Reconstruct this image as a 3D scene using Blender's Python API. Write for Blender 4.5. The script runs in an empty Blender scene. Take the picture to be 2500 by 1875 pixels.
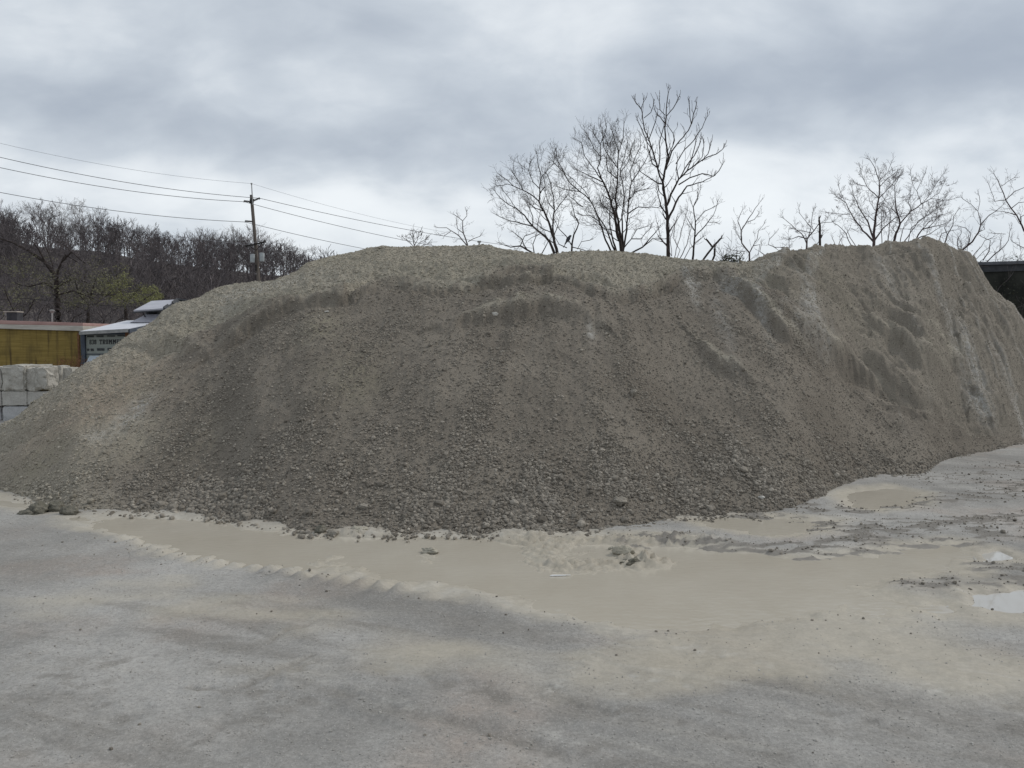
import bpy, bmesh, math, random
import numpy as np
from mathutils import Vector, Matrix

SC = bpy.context.scene
COL = SC.collection
R = math.radians

# ------------------------------------------------------------------ camera
F = 1900.0            # focal length in pixels of a 2500 px wide frame
H = 2.0               # eye height
TH = math.atan((937.5 - 830.0) / F)   # pitch down
CT, ST = math.cos(TH), math.sin(TH)
cam_d = bpy.data.cameras.new("camera")
cam = bpy.data.objects.new("camera", cam_d)
COL.objects.link(cam)
cam.location = (0, 0, H)
cam.rotation_euler = (math.pi / 2 - TH, 0, 0)
cam_d.sensor_width = 36.0
cam_d.lens = F / 2500.0 * 36.0
cam_d.clip_start = 0.05
cam_d.clip_end = 6000.0
SC.camera = cam

# ------------------------------------------------------------------ exposure
SC.view_settings.view_transform = 'Standard'
SC.view_settings.look = 'None'
SC.view_settings.exposure = 0.0
SC.view_settings.gamma = 1.0
SC.cycles.max_bounces = 5
SC.cycles.diffuse_bounces = 3

SUN_EL, SUN_AZ = R(44), R(70)   # azimuth from +Y towards +X (over the pile)

# ------------------------------------------------------------------ node helpers
class NT:
    def __init__(self, tree):
        self.t = tree; self.n = tree.nodes; self.l = tree.links
    def node(self, typ, props=None, **ins):
        nd = self.n.new(typ)
        for k, v in (props or {}).items():
            setattr(nd, k, v)
        for k, v in ins.items():
            self.set(nd, k, v)
        return nd
    def set(self, nd, k, v):
        key = int(k[1:]) if (k[0] == 'i' and k[1:].isdigit()) else k.replace('_', ' ')
        sock = nd.inputs[key]
        if isinstance(v, bpy.types.NodeSocket):
            self.l.new(v, sock)
        else:
            if sock.type == 'RGBA' and hasattr(v, '__len__') and len(v) == 3:
                v = (*v, 1.0)
            sock.default_value = v
    def math(self, op, a, b=0.0, c=None, clamp=False):
        nd = self.node('ShaderNodeMath', {'operation': op, 'use_clamp': clamp}, i0=a, i1=b)
        if c is not None: self.set(nd, 'i2', c)
        return nd.outputs[0]
    def vmath(self, op, a, b=(0, 0, 0)):
        nd = self.node('ShaderNodeVectorMath', {'operation': op})
        self.set(nd, 'i0', a)
        if b is not None: self.set(nd, 'i1', b)
        return nd
    def mix(self, f, a, b, blend='MIX'):
        nd = self.n.new('ShaderNodeMix'); nd.data_type = 'RGBA'; nd.blend_type = blend
        nd.clamp_factor = True
        for idx, v in ((0, f), (6, a), (7, b)):
            s = nd.inputs[idx]
            if isinstance(v, bpy.types.NodeSocket): self.l.new(v, s)
            else:
                if s.type == 'RGBA': v = (*v, 1.0) if len(v) == 3 else v
                s.default_value = v
        return nd.outputs[2]
    def ss(self, x, a, b, lo=0.0, hi=1.0):
        nd = self.node('ShaderNodeMapRange', {'interpolation_type': 'SMOOTHSTEP'}, i0=x, i1=a, i2=b, i3=lo, i4=hi)
        return nd.outputs[0]
    def noise(self, vec, scale, detail=4.0, rough=0.55, dist=0.0, lac=2.0):
        nd = self.node('ShaderNodeTexNoise', {'noise_dimensions': '3D'}, Vector=vec, Scale=scale, Detail=detail, Roughness=rough, Distortion=dist)
        nd.inputs['Lacunarity'].default_value = lac
        return nd.outputs[0]
    def attr(self, name):
        nd = self.n.new('ShaderNodeAttribute'); nd.attribute_name = name
        return nd.outputs['Fac']
    def obj(self):
        return self.n.new('ShaderNodeTexCoord').outputs['Object']
    def scale(self, v, s):
        nd = self.node('ShaderNodeMapping', None, Vector=v, Scale=s)
        return nd.outputs[0]

def material(name, rough=0.9, spec=0.3, base=(0.5, 0.5, 0.5)):
    m = bpy.data.materials.new(name); m.use_nodes = True
    g = NT(m.node_tree)
    b = g.n['Principled BSDF']
    b.inputs['Roughness'].default_value = rough
    b.inputs['Specular IOR Level'].default_value = spec
    b.inputs['Base Color'].default_value = (*base, 1)
    return m, g, b

def simple_mat(name, c0, c1, scale=6.0, rough=0.8, spec=0.3, metallic=0.0, bump=0.0, stretch=(1, 1, 1)):
    m, g, b = material(name, rough, spec)
    v = g.scale(g.obj(), stretch)
    n = g.noise(v, scale, 5, 0.6)
    g.l.new(g.mix(g.ss(n, 0.3, 0.7), c0, c1), b.inputs['Base Color'])
    b.inputs['Metallic'].default_value = metallic
    if bump:
        bn = g.node('ShaderNodeBump', None, Strength=bump, Distance=0.02, Height=g.noise(v, scale * 4, 4))
        g.l.new(bn.outputs[0], b.inputs['Normal'])
    return m

# ------------------------------------------------------------------ sky
def pix_dir(px, py):
    x = (px - 1250) / F; yv = (937.5 - py) / F
    v = Vector((x, CT + yv * ST, -ST + yv * CT))
    return v.normalized()

W = bpy.data.worlds.new("World"); SC.world = W; W.use_nodes = True
def build_world():
    g = NT(W.node_tree); g.n.clear()
    out = g.n.new('ShaderNodeOutputWorld'); bg = g.n.new('ShaderNodeBackground')
    g.l.new(bg.outputs[0], out.inputs[0]); bg.inputs[1].default_value = 0.1
    sky = g.n.new('ShaderNodeTexSky'); sky.sky_type = 'NISHITA'; sky.sun_disc = False
    sky.sun_elevation = SUN_EL; sky.sun_rotation = SUN_AZ
    d = g.vmath('NORMALIZE', g.n.new('ShaderNodeTexCoord').outputs['Generated'], None).outputs[0]
    sep = g.node('ShaderNodeSeparateXYZ', None, Vector=d)
    z = g.math('MAXIMUM', sep.outputs[2], 0.0)
    den = g.math('ADD', z, 0.42)
    cx = g.math('DIVIDE', sep.outputs[0], den); cy = g.math('DIVIDE', sep.outputs[1], den)
    lay = g.node('ShaderNodeCombineXYZ', None, X=cx, Y=g.math('MULTIPLY', cy, 1.25)).outputs[0]
    # cloud deck, seen as a layer overhead
    n1 = g.noise(lay, 1.0, 6, 0.52, 0.35)
    n2 = g.noise(g.vmath('ADD', lay, (7.3, 2.1, 0)).outputs[0], 3.0, 6, 0.55, 0.5)
    n3 = g.noise(g.vmath('ADD', lay, (1.3, 9.1, 4)).outputs[0], 8.0, 5, 0.5, 0.3)
    v = g.math('ADD', g.math('MULTIPLY', n1, 0.34), g.math('ADD', g.math('MULTIPLY', n2, 0.40), g.math('MULTIPLY', n3, 0.26)))
    v = g.math('MULTIPLY', g.math('SUBTRACT', v, 0.472), 2.1)
    # larger banks of cloud: direction, half width (radians), weight
    warp = g.node('ShaderNodeTexNoise', None, Vector=d, Scale=3.2, Detail=4.0).outputs[1]
    wv = g.vmath('MULTIPLY', g.vmath('SUBTRACT', warp, (0.5, 0.5, 0.5)).outputs[0], (0.30, 0.30, 0.16)).outputs[0]
    dw = g.vmath('ADD', d, wv).outputs[0]
    banks = [(850, 390, .26, .060, -.26), (500, 335, .2, .05, -.14), (2330, 160, .40, .080, -.44), (1780, 240, .30, .06, -.16), (1500, 250, .2, .05, -.16),
             (2200, 395, .25, .06, -.22), (60, 240, .25, .05, -.15), (1120, 400, .16, .045, -.14),
             (1800, 430, .30, .085, .64), (700, 230, .12, .035, .26), (300, 30, .12, .04, .16), (1250, 30, .2, .05, .2), (60, 60, .1, .04, .14), (620, 120, .3, .05, -.22), (1000, 60, .12, .04, -.12), (250, 190, .15, .03, -.10),
             (950, 500, .30, .05, .34), (300, 440, .30, .06, .26), (2480, 460, .2, .06, .24), (1250, 190, .2, .05, .16), (1650, 130, .2, .05, .12)]
    for (px, py, a, b, w) in banks:
        c = pix_dir(px, py)
        df = g.vmath('SUBTRACT', dw, tuple(c)).outputs[0]
        sc = g.vmath('MULTIPLY', df, (1 / a, 1 / a, 1 / b)).outputs[0]
        r2 = g.vmath('DOT_PRODUCT', sc, sc).outputs[1]
        e = g.math('POWER', 2.71828, g.math('MULTIPLY', r2, -1.0))
        v = g.math('ADD', v, g.math('MULTIPLY', e, w))
    hz = g.math('POWER', 2.71828, g.math('MULTIPLY', z, -7.0))
    v = g.math('ADD', v, g.math('MULTIPLY', hz, 0.22))
    f = g.ss(v, -0.62, 0.72)
    cr = g.n.new('ShaderNodeValToRGB'); g.l.new(f, cr.inputs[0])
    e = cr.color_ramp.elements
    e[0].position = 0.0; e[0].color = (4.05, 4.58, 5.35, 1)
    e[1].position = 1.0; e[1].color = (9.1, 9.5, 9.8, 1)
    m = cr.color_ramp.elements.new(0.5); m.color = (6.15, 6.7, 7.32, 1)
    cloud = g.mix(0.07, cr.outputs[0], sky.outputs[0])
    below = g.ss(sep.outputs[2], -0.03, 0.0)
    full = g.mix(below, (1.9, 1.85, 1.75), cloud)
    g.l.new(full, bg.inputs[0])
build_world()

sun_d = bpy.data.lights.new("sun", 'SUN'); sun_d.energy = 1.5; sun_d.angle = R(11); sun_d.color = (1.0, 0.94, 0.86)
sun = bpy.data.objects.new("sun", sun_d); COL.objects.link(sun)
sv = Vector((math.sin(SUN_AZ) * math.cos(SUN_EL), math.cos(SUN_AZ) * math.cos(SUN_EL), math.sin(SUN_EL)))
sun.rotation_euler = sv.to_track_quat('Z', 'Y').to_euler()
sun.location = (0, 10, 40)

# ------------------------------------------------------------------ numeric helpers
def pm(px, py):
    """pixel -> (u = X/Y, m = (Z-H)/Y) of its ray"""
    px = np.asarray(px, float); py = np.asarray(py, float)
    yv = (937.5 - py) / F
    den = CT + yv * ST
    return (px - 1250) / F / den, (-ST + yv * CT) / den
def ground_xy(px, py, z=0.0):
    u, m = pm(px, py)
    Y = (z - H) / m
    return np.stack([u * Y, Y], -1)
def at(px, py, Y):
    u, m = pm(px, py)
    return Vector((float(u) * Y, Y, H + float(m) * Y))

_rs = np.random.RandomState(7)
_perm = np.tile(_rs.permutation(512), 3)
_ang = _rs.uniform(0, 2 * np.pi, 512)
_gx, _gy = np.cos(_ang), np.sin(_ang)
def perlin(x, y, seed=0):
    x = np.asarray(x, float) + seed * 17.31; y = np.asarray(y, float) + seed * 5.77
    xi = np.floor(x).astype(np.int64); yi = np.floor(y).astype(np.int64)
    xf = x - xi; yf = y - yi
    u = xf * xf * xf * (xf * (xf * 6 - 15) + 10); v = yf * yf * yf * (yf * (yf * 6 - 15) + 10)
    def gr(i, j, dx, dy):
        h = _perm[(_perm[i & 511] + (j & 511))]
        return _gx[h] * dx + _gy[h] * dy
    a = gr(xi, yi, xf, yf); b = gr(xi + 1, yi, xf - 1, yf)
    c = gr(xi, yi + 1, xf, yf - 1); d = gr(xi + 1, yi + 1, xf - 1, yf - 1)
    return ((a + (b - a) * u) + ((c + (d - c) * u) - (a + (b - a) * u)) * v) * 1.5
def fbm(x, y, o=4, seed=0, gain=0.5):
    s = 0; a = 1.0; f = 1.0
    for k in range(o):
        s = s + a * perlin(x * f, y * f, seed + k * 3 + 1); a *= gain; f *= 2.03
    return s
def sstep(x, a, b):
    t = np.clip((x - a) / (b - a), 0, 1); return t * t * (3 - 2 * t)
def poly_dist(X, Y, pts):
    """distance, arc position and signed side to a polyline (arrays)"""
    best = np.full(X.shape, 1e9); arc = np.zeros(X.shape); side = np.zeros(X.shape); s0 = 0.0
    for (ax, ay), (bx, by) in zip(pts[:-1], pts[1:]):
        dx, dy = bx - ax, by - ay; L = math.hypot(dx, dy) + 1e-9
        t = np.clip(((X - ax) * dx + (Y - ay) * dy) / L ** 2, 0, 1)
        ex, ey = X - ax - t * dx, Y - ay - t * dy
        d = np.hypot(ex, ey); m = d < best
        best = np.where(m, d, best); arc = np.where(m, s0 + t * L, arc)
        side = np.where(m, np.sign(dx * ey - dy * ex), side); s0 += L
    return best, arc, side
def poly_sd(X, Y, pts):
    """signed distance to a closed polygon, negative inside"""
    d, _, _ = poly_dist(X, Y, list(pts) + [pts[0]])
    ins = np.zeros(X.shape, bool)
    n = len(pts)
    for i in range(n):
        ax, ay = pts[i]; bx, by = pts[(i + 1) % n]
        if ay == by: continue
        c = ((ay > Y) != (by > Y)) & (X < (bx - ax) * (Y - ay) / (by - ay) + ax)
        ins ^= c
    return np.where(ins, -d, d)

def mesh_np(name, verts, faces, mat=None, smooth=True, attrs=None):
    """verts (n,3); faces (m,k) constant k, or a list of such arrays"""
    me = bpy.data.meshes.new(name)
    if not isinstance(faces, list): faces = [faces]
    loops = np.concatenate([f.ravel() for f in faces]).astype(np.int32)
    sizes = np.concatenate([np.full(len(f), f.shape[1], np.int32) for f in faces])
    starts = np.concatenate([[0], np.cumsum(sizes)[:-1]]).astype(np.int32)
    me.vertices.add(len(verts)); me.vertices.foreach_set('co', np.asarray(verts, np.float32).ravel())
    me.loops.add(len(loops)); me.loops.foreach_set('vertex_index', loops)
    me.polygons.add(len(sizes)); me.polygons.foreach_set('loop_start', starts)
    try: me.polygons.foreach_set('loop_total', sizes)
    except Exception: pass
    me.polygons.foreach_set('use_smooth', np.full(len(sizes), smooth, bool))
    me.update(calc_edges=True)
    for k, a in (attrs or {}).items():
        at_ = me.attributes.new(k, 'FLOAT', 'POINT'); at_.data.foreach_set('value', np.asarray(a, np.float32).ravel())
    if mat: me.materials.append(mat)
    return me
def obj(name, me, parent=None, loc=None):
    o = bpy.data.objects.new(name, me); COL.objects.link(o)
    if loc is not None: o.location = loc
    if parent is not None: o.parent = parent
    return o
def tag(o, label=None, cat=None, group=None, kind=None):
    if label: o['label'] = label
    if cat: o['category'] = cat
    if group: o['group'] = group
    if kind: o['kind'] = kind
    return o
def empty(name, loc, label, cat, group=None):
    o = bpy.data.objects.new(name, None); COL.objects.link(o); o.location = loc; o.empty_display_size = 0.3
    return tag(o, label, cat, group)
def grid_faces(nu, nv):
    i = np.arange(nu * nv).reshape(nv, nu)
    return np.stack([i[:-1, :-1], i[:-1, 1:], i[1:, 1:], i[1:, :-1]], -1).reshape(-1, 4)

# ------------------------------------------------------------------ the gravel pile: profile curves
S = 2500.0 / 2212.0
TOE = [(-400, 1160), (-250, 1172), (-100, 1190), (0, 1204), (68, 1221), (192, 1249), (339, 1252), (542, 1264), (633, 1283), (768, 1300), (904, 1301), (1130, 1306),
       (1243, 1305), (1435, 1301), (1540, 1288), (1640, 1266), (1808, 1260), (1910, 1253), (1966, 1232), (2068, 1184), (2147, 1166), (2260, 1158),
       (2317, 1122), (2430, 1104), (2500, 1082), (2600, 1064), (2750, 1045), (2950, 1032)]
MID = [(-400, 1158), (-250, 1168), (-100, 1150), (0, 1112), (100, 1052), (200, 995), (320, 918), (400, 868), (490, 812), (550, 788), (620, 765), (690, 742), (740, 728),
       (800, 722), (860, 706), (905, 690), (950, 672), (990, 676), (1050, 686), (1080, 688), (1130, 687), (1165, 680), (1200, 666), (1250, 646), (1280, 643), (1320, 650), (1360, 660),
       (1400, 678), (1440, 694), (1500, 711), (1540, 708), (1600, 690), (1640, 668), (1670, 652), (1720, 648), (1790, 652), (1850, 680), (1920, 745), (1980, 800),
       (2050, 862), (2120, 925), (2180, 968), (2250, 1002), (2320, 1040), (2400, 1070), (2470, 1072), (2600, 1050), (2750, 1036), (2950, 1028)]
SKY = [(-400, 1156), (-250, 1165), (-180, 1150), (-100, 1104), (0, 1045), (53, 1014), (96, 980), (145, 944), (178, 918), (217, 889), (260, 867), (285, 843), (313, 822), (342, 804),
       (381, 780), (395, 763), (427, 742), (458, 735), (489, 726), (520, 706), (545, 697), (575, 690), (600, 686), (635, 685), (665, 684), (690, 672), (725, 658), (745, 640), (790, 627),
       (860, 614), (900, 604), (938, 600), (970, 603), (1017, 600), (1060, 603), (1130, 601), (1180, 598), (1243, 608), (1300, 616), (1345, 619), (1385, 613), (1440, 610), (1503, 611), (1582, 619),
       (1640, 627), (1695, 633), (1763, 641), (1808, 642), (1840, 636), (1876, 625), (1910, 623), (1944, 619), (1966, 611), (1989, 602), (2034, 605), (2080, 604), (2125, 600), (2181, 599), (2205, 591),
       (2230, 583), (2260, 580), (2285, 586), (2310, 597), (2335, 612), (2362, 616), (2373, 625), (2385, 650), (2396, 668), (2420, 705), (2432, 720), (2465, 735), (2500, 782),
       (2600, 890), (2750, 1005), (2950, 1024)]
S1 = [(-400, .4), (0, .56), (200, .6), (500, .68), (800, .70), (1800, .70), (1950, .64), (2150, .60), (2300, .5), (2500, .4), (2950, .4)]
S2 = [(-400, .3), (0, .5), (200, .52), (490, .48), (640, .42), (1000, .40), (1250, .36), (1500, .40), (1750, .42), (1850, .5), (1950, .7), (2100, .86), (2260, .9), (2400, .85), (2500, .75), (2950, .6)]
def lin(tab, x):
    a = np.array(tab, float); return np.interp(x, a[:, 0], a[:, 1])
def gsmooth(a, s, axis):
    r = int(3 * s + 1); k = np.exp(-0.5 * (np.arange(-r, r + 1) / s) ** 2); k /= k.sum()
    pad = [(0, 0)] * a.ndim; pad[axis] = (r, r)
    p = np.pad(a, pad, mode='edge')
    return np.apply_along_axis(lambda q: np.convolve(q, k, 'valid'), axis, p)
NUP = 1320
UP = np.linspace(-0.86, 0.90, NUP)
def curve_m(tab):
    a = np.array(tab, float); px = np.linspace(a[0, 0], a[-1, 0], 4000); py = np.interp(px, a[:, 0], a[:, 1])
    u, m = pm(px, py); o = np.argsort(u)
    return np.interp(UP, u[o], m[o])
PXU = 1250 + F * UP
mt, mm, ms = gsmooth(curve_m(TOE), 4, 0), gsmooth(curve_m(MID), 5, 0), gsmooth(curve_m(SKY), 1.6, 0)
s1, s2 = lin(S1, PXU), lin(S2, PXU)
Yt = -H / mt
toe_wob = 0.10 * fbm(UP * 18, UP * 0, 3, 3) + 0.05 * perlin(UP * 90, UP * 0, 9)
Ym = (H + s1 * Yt) / (s1 - mm); zm = H + mm * Ym
Ym = gsmooth(Ym, 7, 0); zm = H + mm * Ym
Ys = (H - zm + s2 * Ym) / (s2 - ms)
Ys = np.maximum(gsmooth(Ys, 12, 0), Ym + 0.25); zs = H + ms * Ys
# rows: toe skirt (below ground), face, back slope, far side
NF, NB, NR = 430, 170, 90
rows_Y, rows_z, rows_t = [], [], []
for k in range(6):
    q = k / 6.0
    rows_Y.append(Yt + toe_wob - 0.30 * (1 - q)); rows_z.append(np.full(NUP, -0.16 * (1 - q) - 0.005)); rows_t.append(np.full(NUP, 0.0))
for k in range(NF):
    q = k / NF
    rows_Y.append(Yt + toe_wob * (1 - q) ** 14 + (Ym - Yt) * q)
    zz = zm * (q - 0.10 * np.sin(math.pi * q) * (1 - q) * 1.4 + 0.035 * np.sin(math.pi * q) * q)
    lip = np.clip(zm / 2.0, 0, 1) * np.interp(UP, [-.5, -.32, .25, .34, .55, .7], [0, 1, 1, .35, .35, 0]) * (0.65 + .6 * fbm(UP * 9, UP * 0 + 2, 3, 15))
    qe = q + .022 * fbm(UP * 70, UP * 0 + q * 9, 3, 16)
    zz = zz - 0.15 * lip * (np.exp(-((qe - .95) / .028) ** 2) + .4 * np.exp(-((qe - .88) / .045) ** 2))
    rows_z.append(zz - 0.005 * (1 - q)); rows_t.append(np.full(NUP, q))
for k in range(NB):
    q = k / NB
    rows_Y.append(Ym + (Ys - Ym) * q)
    # a shallow dip behind the front ridge, then up to the skyline
    dip = -0.17 * np.sin(math.pi * np.minimum(q * 2.2, 1.0)) * (1 - sstep(s2, .45, .7)) * np.clip((zs - zm) / .4, 0, 1)
    rows_z.append(zm + (zs - zm) * q + dip + 0.05 * np.sin(math.pi * q) * sstep(s2, .5, .7)); rows_t.append(np.full(NUP, 1 + q))
for k in range(NR + 1):
    q = k / NR; drop = q * (zs + 0.3)
    D = (zs + 0.4) / 0.62
    w = q * D
    rows_Y.append(Ys + w)
    rows_z.append(zs - np.where(w < 0.5, 0.62 * w * w, 0.155 + 0.62 * (w - 0.5))); rows_t.append(np.full(NUP, 2 + q))
PY = np.array(rows_Y); PZ = np.array(rows_z); PT = np.array(rows_t)
NVP = PY.shape[0]
PZ[6:-2] = gsmooth(PZ, 1.5, 0)[6:-2]
PXX = PY * UP[None, :]
PU = np.broadcast_to(UP[None, :], PY.shape)
# pixel -> point on the smooth pile (first hit along the column)
def pile_hit(px, py):
    u, m = pm(px, py); i = int(np.clip(np.searchsorted(UP, float(u)), 0, NUP - 1))
    r = np.arange(6, NVP - NR)
    e = PZ[r, i] - (H + float(m) * PY[r, i])
    w = np.nonzero(e >= 0)[0]
    j = r[w[0]] if len(w) else r[-1]
    return (float(PXX[j, i]), float(PY[j, i]))
def pl(pts): return [pile_hit(x * S, y * S) for x, y in pts]      # from the 2212 px wide picture

height_fade = np.clip(PZ / 0.35, 0, 1)
right = sstep(PXX / PY, 0.27, 0.36) * sstep(PT, 0.75, 1.0)
right = np.maximum(right, sstep(PXX / PY, 0.42, 0.52) * sstep(PT, 0.4, 0.9))
# fall lines fan out from the crest
def fan(ax, ay):
    dx, dy = PXX - ax, ay - PY
    return np.arctan2(dx, np.maximum(dy, -.5) + 1.3), np.hypot(dx, dy)
phi, rad = fan(1.0, 13.0)
phi2, rad2 = fan(8.6, 18.5)
wphi = phi + 0.035 * fbm(PXX * .6, PY * .6, 3, 21)
streak = fbm(wphi * 11, rad * .33, 4, 31)
streak2 = fbm((phi2 + 0.03 * fbm(PXX * .8, PZ * .8, 3, 22)) * 15, rad2 * .35 + PZ * .3, 4, 41)
fx_ = PXX * .62 + PZ * .78 + .25 * fbm(PXX * .7, PZ * .9, 3, 64); fa_ = PXX * .78 - PZ * .62
fold = 1 - 2.2 * np.abs(fbm(fx_ * 1.05, fa_ * .30, 4, 65))
dz = 0.075 * fbm(PXX * .45, PY * .45, 3, 51) + 0.024 * streak * (1 - right) + right * ((0.05 + .09 * sstep(PXX / PY, .5, .6)) * streak2 + 0.21 * fold * (1 - .6 * sstep(PXX / PY, .54, .62)) + 0.07 * fbm(PXX * 1.6 + PZ * .8, PZ * 2.0, 4, 63) + 0.05 * np.abs(fbm(PXX * 1.3, PZ * 2.2, 3, 61)))
dz = dz + 0.022 * fbm(PXX * 3.1, PY * 3.1, 3, 71) + (0.009 + 0.012 * sstep(PT, 1.0, 1.2)) * fbm(PXX * 10, PY * 10, 3, 81)
dz = dz + 0.0045 * fbm(PXX * 30, PY * 30, 2, 91)
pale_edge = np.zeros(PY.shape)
# little slump steps: polyline on the pile, height, width
STEPS = [([(955, 700), (1010, 688), (1090, 672), (1180, 660), (1250, 668), (1290, 692)], .09, .34),
         ([(960, 608), (1040, 604), (1150, 606), (1250, 603), (1310, 612), (1370, 634)], .06, .22),
         ([(640, 652), (570, 690), (520, 722), (470, 760)], .10, .35),
         ([(790, 612), (730, 640), (650, 655)], .07, .25),
         ([(1500, 740), (1560, 790), (1640, 830)], .05, .3),
         ([(1690, 700), (1760, 752), (1830, 790), (1900, 838), (1960, 868)], .14, .35),
         ([(1840, 690), (1930, 745), (1985, 790), (2060, 812)], .12, .35),
         ([(1975, 720), (2040, 760), (2100, 770)], .10, .3),
         ([(1560, 610), (1640, 668), (1700, 735), (1745, 760)], .10, .3),
         ([(300, 745), (380, 742), (440, 768)], .07, .25)]
for pts, h_, w_ in STEPS:
    P = pl(pts); d, a, sd = poly_dist(PXX, PY, P)
    L = a.max(); env = np.sin(np.pi * np.clip(a / L, 0.03, 0.97)) ** .6
    wob = d * sd + 0.06 * fbm(PXX * 2.2, PY * 2.2, 2, 101) + .035 * fbm(PXX * 8, PY * 8, 3, 102)
    up = np.where((P[-1][0] - P[0][0]) >= 0, 1.0, -1.0)
    w_s = wob * up                                   # positive = away from the camera (uphill)
    dz = dz + 1.9 * h_ * env * (np.exp(-(w_s / np.where(w_s > 0, w_ * 1.1, w_ * .24)) ** 2) - 0.45 * np.exp(-((w_s + w_ * .55) / (w_ * .38)) ** 2))
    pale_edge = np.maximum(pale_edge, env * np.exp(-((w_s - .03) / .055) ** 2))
# undercut crack low on the right slope
d, a, sd = poly_dist(PXX, PY, pl([(2078, 775), (2070, 830), (2085, 885), (2105, 905)]))
crack = np.exp(-(d / .28) ** 2); dz = dz - 0.22 * crack
d2, a2, _ = poly_dist(PXX, PY, pl([(1905, 790), (1990, 832), (2070, 852), (2095, 820)]))
dz = dz - 0.07 * np.exp(-(d2 / .10) ** 2)
PZ0 = PZ.copy()
sky_guard = np.exp(-((PT - 2.0) / .10) ** 2)
dz = dz * (1 - 0.6 * sky_guard * (PT < 2.05))
PZ = PZ + dz * height_fade
PP = np.stack([PXX, PY, PZ], -1)

# ---- stains: (x, y) of the 2212 px picture put on the slope, radii in metres along x and y, weight
def blot(lst, wob=.5):
    o = np.zeros(PY.shape)
    for (x, y, rx, ry, w) in lst:
        cx, cy = pile_hit(x * S, y * S)
        q = ((PXX - cx) / rx) ** 2 + ((PY - cy) / ry) ** 2
        q = q * np.exp(wob * fbm(PXX * 1.1 + x, PY * 1.1 + y, 3, 111))
        o = np.maximum(o, w * np.exp(-q))
    return o
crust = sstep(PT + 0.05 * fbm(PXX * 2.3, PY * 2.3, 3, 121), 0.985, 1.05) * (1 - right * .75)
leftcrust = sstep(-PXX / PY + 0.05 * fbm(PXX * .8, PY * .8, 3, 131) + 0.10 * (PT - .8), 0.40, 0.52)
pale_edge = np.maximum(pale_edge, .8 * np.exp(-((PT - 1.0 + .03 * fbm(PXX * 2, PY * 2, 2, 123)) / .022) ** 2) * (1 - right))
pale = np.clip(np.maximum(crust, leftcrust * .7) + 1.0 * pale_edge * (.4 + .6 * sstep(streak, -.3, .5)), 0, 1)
brown = blot([(225, 870, .9, .75, 1), (150, 905, .9, .7, .9), (300, 820, .7, .5, .7), (90, 945, .6, .4, .6)])
green = blot([(300, 850, .5, .3, .7), (100, 990, .8, .3, .9), (250, 930, .9, .5, .55), (690, 705, .35, .35, .8), (760, 810, .45, .4, .7), (560, 640, 1.0, .4, .5), (430, 690, .6, .4, .6),
              (700, 570, 1.2, .8, .6), (1000, 570, 1.5, .8, .45), (1350, 560, 1.3, .7, .45), (60, 1040, .8, .3, .6), (420, 950, .5, .3, .4), (1750, 560, 1.0, .6, .35), (1640, 600, .8, .6, .3)])
white = blot([(300, 878, .16, .22, .9), (210, 940, .30, .18, .55), (270, 905, .2, .3, .6), (560, 625, .9, .35, .6), (1490, 608, .10, .40, .9), (1500, 640, .08, .25, .7), (1275, 718, .05, .12, .9),
              (1580, 600, .35, .3, .6), (1640, 640, .10, .6, .6), (1740, 610, .12, .5, .5), (2030, 625, .12, .6, .6), (2052, 700, .10, .7, .6), (2105, 800, .16, .5, .9), (2110, 870, .22, .25, .9),
              (2170, 780, .12, .5, .5), (1560, 700, .10, .5, .4), (1910, 590, .12, .6, .5)], .9)
white = np.maximum(white, right * .7 * sstep(streak2, .28, .75))
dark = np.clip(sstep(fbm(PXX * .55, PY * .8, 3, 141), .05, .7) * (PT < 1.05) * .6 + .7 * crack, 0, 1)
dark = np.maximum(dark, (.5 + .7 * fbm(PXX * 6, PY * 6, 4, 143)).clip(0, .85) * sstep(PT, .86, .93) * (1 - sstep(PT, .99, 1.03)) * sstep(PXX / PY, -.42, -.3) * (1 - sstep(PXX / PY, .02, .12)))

def pile_material():
    m, g, b = material("gravel", 0.95, 0.15)
    v = g.obj()
    big = g.noise(v, 1.1, 5, .6); mid = g.noise(v, 9, 5, .65); fine = g.noise(v, 60, 4, .7); grit = g.noise(v, 190, 2, .7)
    c = g.mix(g.ss(big, .3, .7), (.178, .157, .131), (.232, .206, .172))
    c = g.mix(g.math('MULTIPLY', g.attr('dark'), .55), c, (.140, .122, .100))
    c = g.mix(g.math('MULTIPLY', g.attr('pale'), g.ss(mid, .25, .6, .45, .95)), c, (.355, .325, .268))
    c = g.mix(g.math('MULTIPLY', g.attr('brown'), g.ss(mid, .2, .7, .3, .8)), c, (.31, .245, .19))
    c = g.mix(g.math('MULTIPLY', g.attr('green'), g.ss(mid, .35, .65, .15, .75)), c, (.285, .262, .195))
    c = g.mix(g.math('MULTIPLY', g.attr('white'), g.ss(mid, .35, .62, .1, .9)), c, (.44, .43, .405))
    k = g.math('ADD', g.math('MULTIPLY', fine, .75), g.math('MULTIPLY', grit, .65))
    c = g.mix(1.0, c, g.mix(g.ss(k, .45, .95), (.72, .72, .72), (1.28, 1.28, 1.27)), 'MULTIPLY')
    g.l.new(c, b.inputs['Base Color'])
    bn = g.node('ShaderNodeBump', None, Strength=.75, Distance=.02, Height=g.math('ADD', fine, g.math('MULTIPLY', grit, .5)))
    g.l.new(bn.outputs[0], b.inputs['Normal'])
    return m
M_PILE = pile_material()
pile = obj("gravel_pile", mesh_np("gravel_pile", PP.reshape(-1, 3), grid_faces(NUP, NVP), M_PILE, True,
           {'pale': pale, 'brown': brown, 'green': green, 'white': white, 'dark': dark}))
tag(pile, "huge grey brown stockpile of crushed gravel filling the middle of the yard", "gravel pile")

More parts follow.
